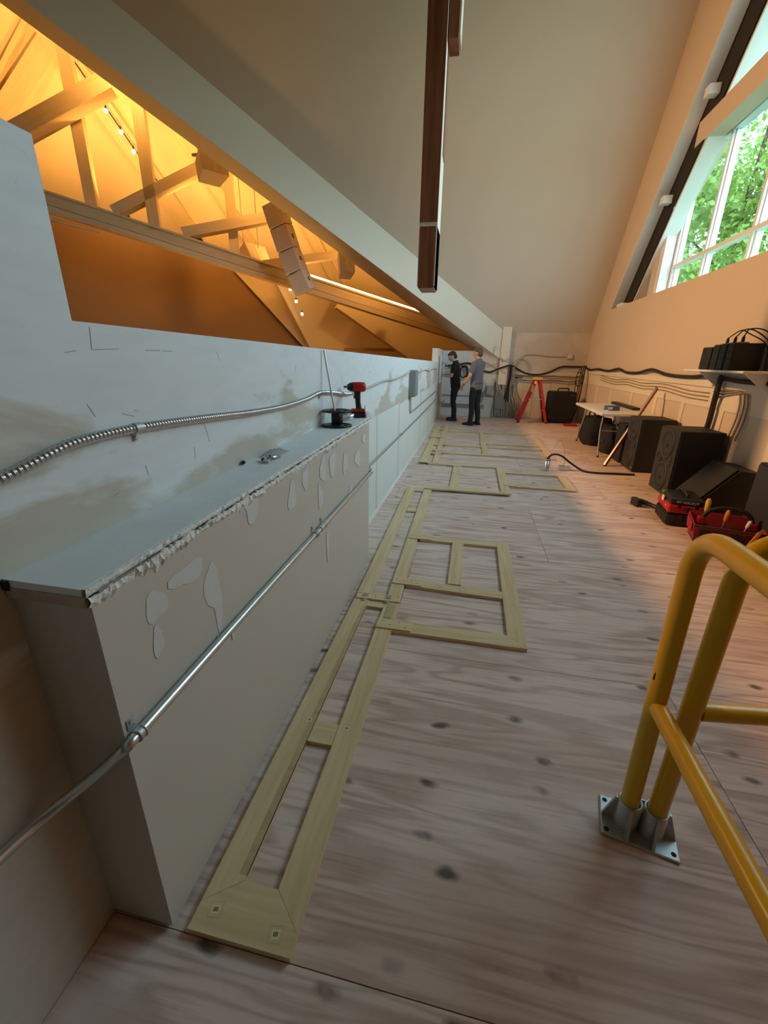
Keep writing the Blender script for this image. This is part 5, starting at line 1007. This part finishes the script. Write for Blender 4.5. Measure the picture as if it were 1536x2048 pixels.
# ================================================================== PEOPLE
def person(loc, rz, sc, lab, shirt, trous, hairm, pose, sleeve=0.55):
    # local axes: +x forward, +y left, z up
    e = empty('person', loc, rz, lab, 'person'); e.scale = (sc, sc, sc)
    lean = pose.get('lean', 0.0)
    def T(p):                                     # lean the upper body forward about the hips
        p = V(p); h = V((0, 0, 0.95)); d = p-h
        return h+Matrix.Rotation(lean, 3, 'Y') @ d if p.z > 0.95 else p
    hp = pose.get('head', 0.2); hy = pose.get('yaw', 0.0)
    nb = T((-0.01, 0, 1.50)); HR = Matrix.Rotation(hy, 3, 'Z') @ Matrix.Rotation(hp, 3, 'Y')
    def Hd(p): return nb+HR @ V(p)
    body = MB()
    # torso, neck, head
    body.tube([T((0, 0, 0.86)), T((0, 0, 0.98)), T((0.005, 0, 1.10)), T((0.0, 0, 1.25)), T((-0.01, 0, 1.38)), T((-0.015, 0, 1.46)), T((-0.015, 0, 1.50))], [(0.10, 0.15), (0.105, 0.155), (0.10, 0.145), (0.105, 0.16), (0.10, 0.165), (0.075, 0.13), (0.055, 0.07)], 18)
    body.limb([T((-0.015, 0, 1.47)), Hd((0.015, 0, 0.08))], [0.058, 0.055])
    R4 = HR.to_4x4()
    body.ball(Hd((0.018, 0, 0.165)), (0.098, 0.077, 0.105), 20, 14, R4); body.ball(Hd((0.048, 0, 0.095)), (0.062, 0.056, 0.062), 16, 10, R4); body.ball(Hd((-0.02, 0, 0.17)), (0.085, 0.076, 0.088), 16, 10, R4)
    body.limb([Hd((0.108, 0, 0.165)), Hd((0.126, 0, 0.130)), Hd((0.112, 0, 0.120))], [0.010, 0.014, 0.012], 8)
    for s_ in (-1, 1):
        body.ball(Hd((0.005, s_*0.078, 0.145)), (0.022, 0.011, 0.032), 10, 8, R4)
        body.ball(Hd((0.092, s_*0.034, 0.182)), (0.016, 0.026, 0.010), 8, 6, R4)
    body.ball(Hd((0.100, 0, 0.092)), (0.012, 0.024, 0.007), 8, 6, R4)
    # legs
    legs = pose['legs']
    for s_, (kn, an) in zip((1, -1), legs):
        hip = V((0, s_*0.085, 0.90)); body.limb([hip, (hip+V(kn))/2+V((0.01, 0, 0)), V(kn), (V(kn)*0.65+V(an)*0.35)+V((-0.02, 0, 0)), V(an)], [0.085, 0.074, 0.054, 0.054, 0.036])
        body.limb([V(an)+V((0, 0, -0.02)), V(an)+V((0.06, s_*0.01, -0.055)), V(an)+V((0.15, s_*0.02, -0.065))], [0.036, 0.032, 0.026])
    sh = MB(); tr = MB()
    # arms with five fingers
    for s_, (el, wr, cd, cu) in zip((1, -1), pose['arms']):
        sp = T((-0.01, s_*0.175, 1.415)); el = V(el); wr = V(wr)
        body.limb([sp, sp.lerp(el, 0.5), el, el.lerp(wr, 0.4), wr], [0.052, 0.046, 0.040, 0.038, 0.026])
        fd = V(cd).normalized(); pn = V(cu).normalized(); pn = (pn-fd*pn.dot(fd)).normalized(); sd = fd.cross(pn)
        R3 = Matrix((fd, sd, pn)).transposed().to_4x4(); pc = wr+fd*0.050
        body.ball(pc, (0.052, 0.040, 0.016), 14, 8, R3); body.limb([wr, wr+fd*0.03], [0.026, 0.024])
        for k, (o_, L) in enumerate(((0.030, 0.072), (0.010, 0.080), (-0.010, 0.075), (-0.030, 0.060))):
            b0 = wr+fd*0.085+sd*o_; c1 = b0+fd*L*0.45-pn*0.010; c2 = c1+fd*L*0.30-pn*0.022; c3 = c2+fd*L*0.12-pn*0.022
            body.limb([b0-fd*0.03, b0, c1, c2, c3], [0.0095, 0.0095, 0.0088, 0.008, 0.007], 8)
        tm = wr+fd*0.03+sd*0.035*s_; body.limb([wr+fd*0.02, tm, tm+fd*0.03+sd*0.016*s_-pn*0.012, tm+fd*0.055+sd*0.012*s_-pn*0.024], [0.014, 0.012, 0.010, 0.008], 8)
        mid = sp.lerp(el, sleeve*1.35) if sleeve < 0.74 else el
        sh.tube([sp+V((0, -s_*0.05, 0.01)), sp, sp.lerp(el, 0.4), mid], [0.066, 0.067, 0.064, 0.060], 14)
    bo = remeshed(body, 'body', M['skin'], e, 0.0075, 3)
    for s_ in (-1, 1):
        MB().ball(Hd((0.1035, s_*0.032, 0.166)), 0.009, 8, 6).build('eye', M['white'], bo); 
    # shirt
    sh.tube([T((0.0, 0, 0.84)), T((0.0, 0, 0.90)), T((0.008, 0, 1.02)), T((0.012, 0, 1.12)), T((0.004, 0, 1.26)), T((-0.008, 0, 1.38)), T((-0.014, 0, 1.45)), T((-0.014, 0, 1.495)), T((-0.012, 0, 1.515))],
            [(0.128, 0.178), (0.130, 0.180), (0.132, 0.178), (0.130, 0.174), (0.128, 0.184), (0.120, 0.192), (0.095, 0.160), (0.068, 0.085), (0.062, 0.068)], 22)
    for s_ in (1, -1): sh.ball(T((-0.012, s_*0.155, 1.42)), 0.068, 14, 10)
    so = remeshed(sh, 'shirt', shirt, e, 0.012, 4)
    MB().tube([T((-0.012+0.064*math.cos(a), 0.066*math.sin(a), 1.513+0.012*math.cos(a+math.pi))) for a in [2*math.pi*i/20 for i in range(21)]], 0.009, 6).build('collar', shirt, so)
    # trousers
    tr.tube([(0, 0, 0.80), (0, 0, 0.88), (0.0, 0, 0.96), (0.0, 0, 1.02)], [(0.112, 0.155), (0.122, 0.166), (0.112, 0.160), (0.106, 0.152)], 20)
    for s_, (kn, an) in zip((1, -1), legs):
        hip = V((0, s_*0.085, 0.90)); an = V(an); kn = V(kn)
        tr.tube([hip, hip.lerp(kn, 0.5)+V((0.008, 0, 0)), kn, kn.lerp(an, 0.4)+V((-0.018, 0, 0)), an+V((-0.005, 0, 0.03)), an+V((0, 0, -0.045))], [0.098, 0.088, 0.070, 0.068, 0.060, 0.062], 16)
    to = remeshed(tr, 'trousers', trous, e, 0.012, 4)
    bl = MB().tube([(0.118*math.cos(a), 0.166*math.sin(a), 0.985) for a in [2*math.pi*i/24 for i in range(25)]], (0.010), 6).build('belt', M['shoe'], to)
    # shoes
    for s_, (kn, an) in zip((1, -1), legs):
        an = V(an); s = MB(); ox = an.x; oy = an.y; tow = s_*0.03; lift = an.z-0.09
        s.ball((ox-0.035, oy, 0.045+lift), (0.055, 0.042, 0.050), 14, 9); s.ball((ox+0.06, oy+tow*0.5, 0.036+lift), (0.105, 0.046, 0.042), 16, 9); s.ball((ox+0.14, oy+tow, 0.030+lift), (0.060, 0.045, 0.032), 14, 9); s.ball((ox, oy, 0.08+lift), (0.05, 0.04, 0.05), 12, 8)
        s.box((ox-0.085, oy-0.036, lift), (ox+0.185, oy+0.036+tow, 0.022+lift)); remeshed(s, 'shoe', M['shoe'], e, 0.008, 3)
    # hair cap
    h = MB(); h.ball(Hd((-0.008, 0, 0.188)), (0.104, 0.083, 0.096), 20, 14, R4); h.ball(Hd((-0.045, 0, 0.135)), (0.066, 0.074, 0.080), 16, 10, R4); h.ball(Hd((0.05, 0, 0.232)), (0.055, 0.066, 0.038), 14, 9, R4)
    for s_ in (-1, 1): h.ball(Hd((0.012, s_*0.071, 0.185)), (0.022, 0.012, 0.035), 8, 6, R4)
    remeshed(h, 'hair', hairm, e, 0.010, 2)
    return e
person((-0.44, 11.55, 0), math.radians(176), 0.985, 'man in black shirt and navy jeans working at the wall with bowed head', M['shirt1'], M['jeans'], M['hair1'],
       dict(lean=0.10, head=0.55, yaw=0.05, legs=[((0.03, 0.10, 0.49), (-0.02, 0.10, 0.09)), ((0.05, -0.10, 0.49), (0.02, -0.11, 0.09))],
            arms=[((0.10, 0.23, 1.14), (0.28, 0.15, 1.15), (1, -0.25, 0.05), (0, 0, 1)), ((0.09, -0.23, 1.14), (0.27, -0.14, 1.17), (1, 0.3, 0.08), (0, 0, 1))]))
p2 = person((0.09, 10.83, 0), math.radians(146), 1.015, 'man in grey shirt and dark trousers standing with his back turned', M['shirt2'], M['slacks'], M['hair2'],
       dict(lean=0.02, head=0.18, yaw=0.25, legs=[((0.03, 0.10, 0.49), (0.03, 0.11, 0.09)), ((0.02, -0.10, 0.49), (-0.03, -0.11, 0.09))],
            arms=[((0.03, 0.27, 1.14), (0.20, 0.26, 0.94), (0.5, 0.0, -0.85), (0, 1, 0.1)), ((0.10, -0.25, 1.15), (0.30, -0.10, 1.10), (0.9, 0.5, -0.1), (0, 0, 1))]))
MB().tube([V((0.185, 0.262, 0.955))+V((0.030*math.cos(a)*0.8, 0.032*math.sin(a), 0.018*math.cos(a))) for a in [2*math.pi*i/16 for i in range(17)]], 0.006, 6).build('wrist_watch', M['black'], p2)
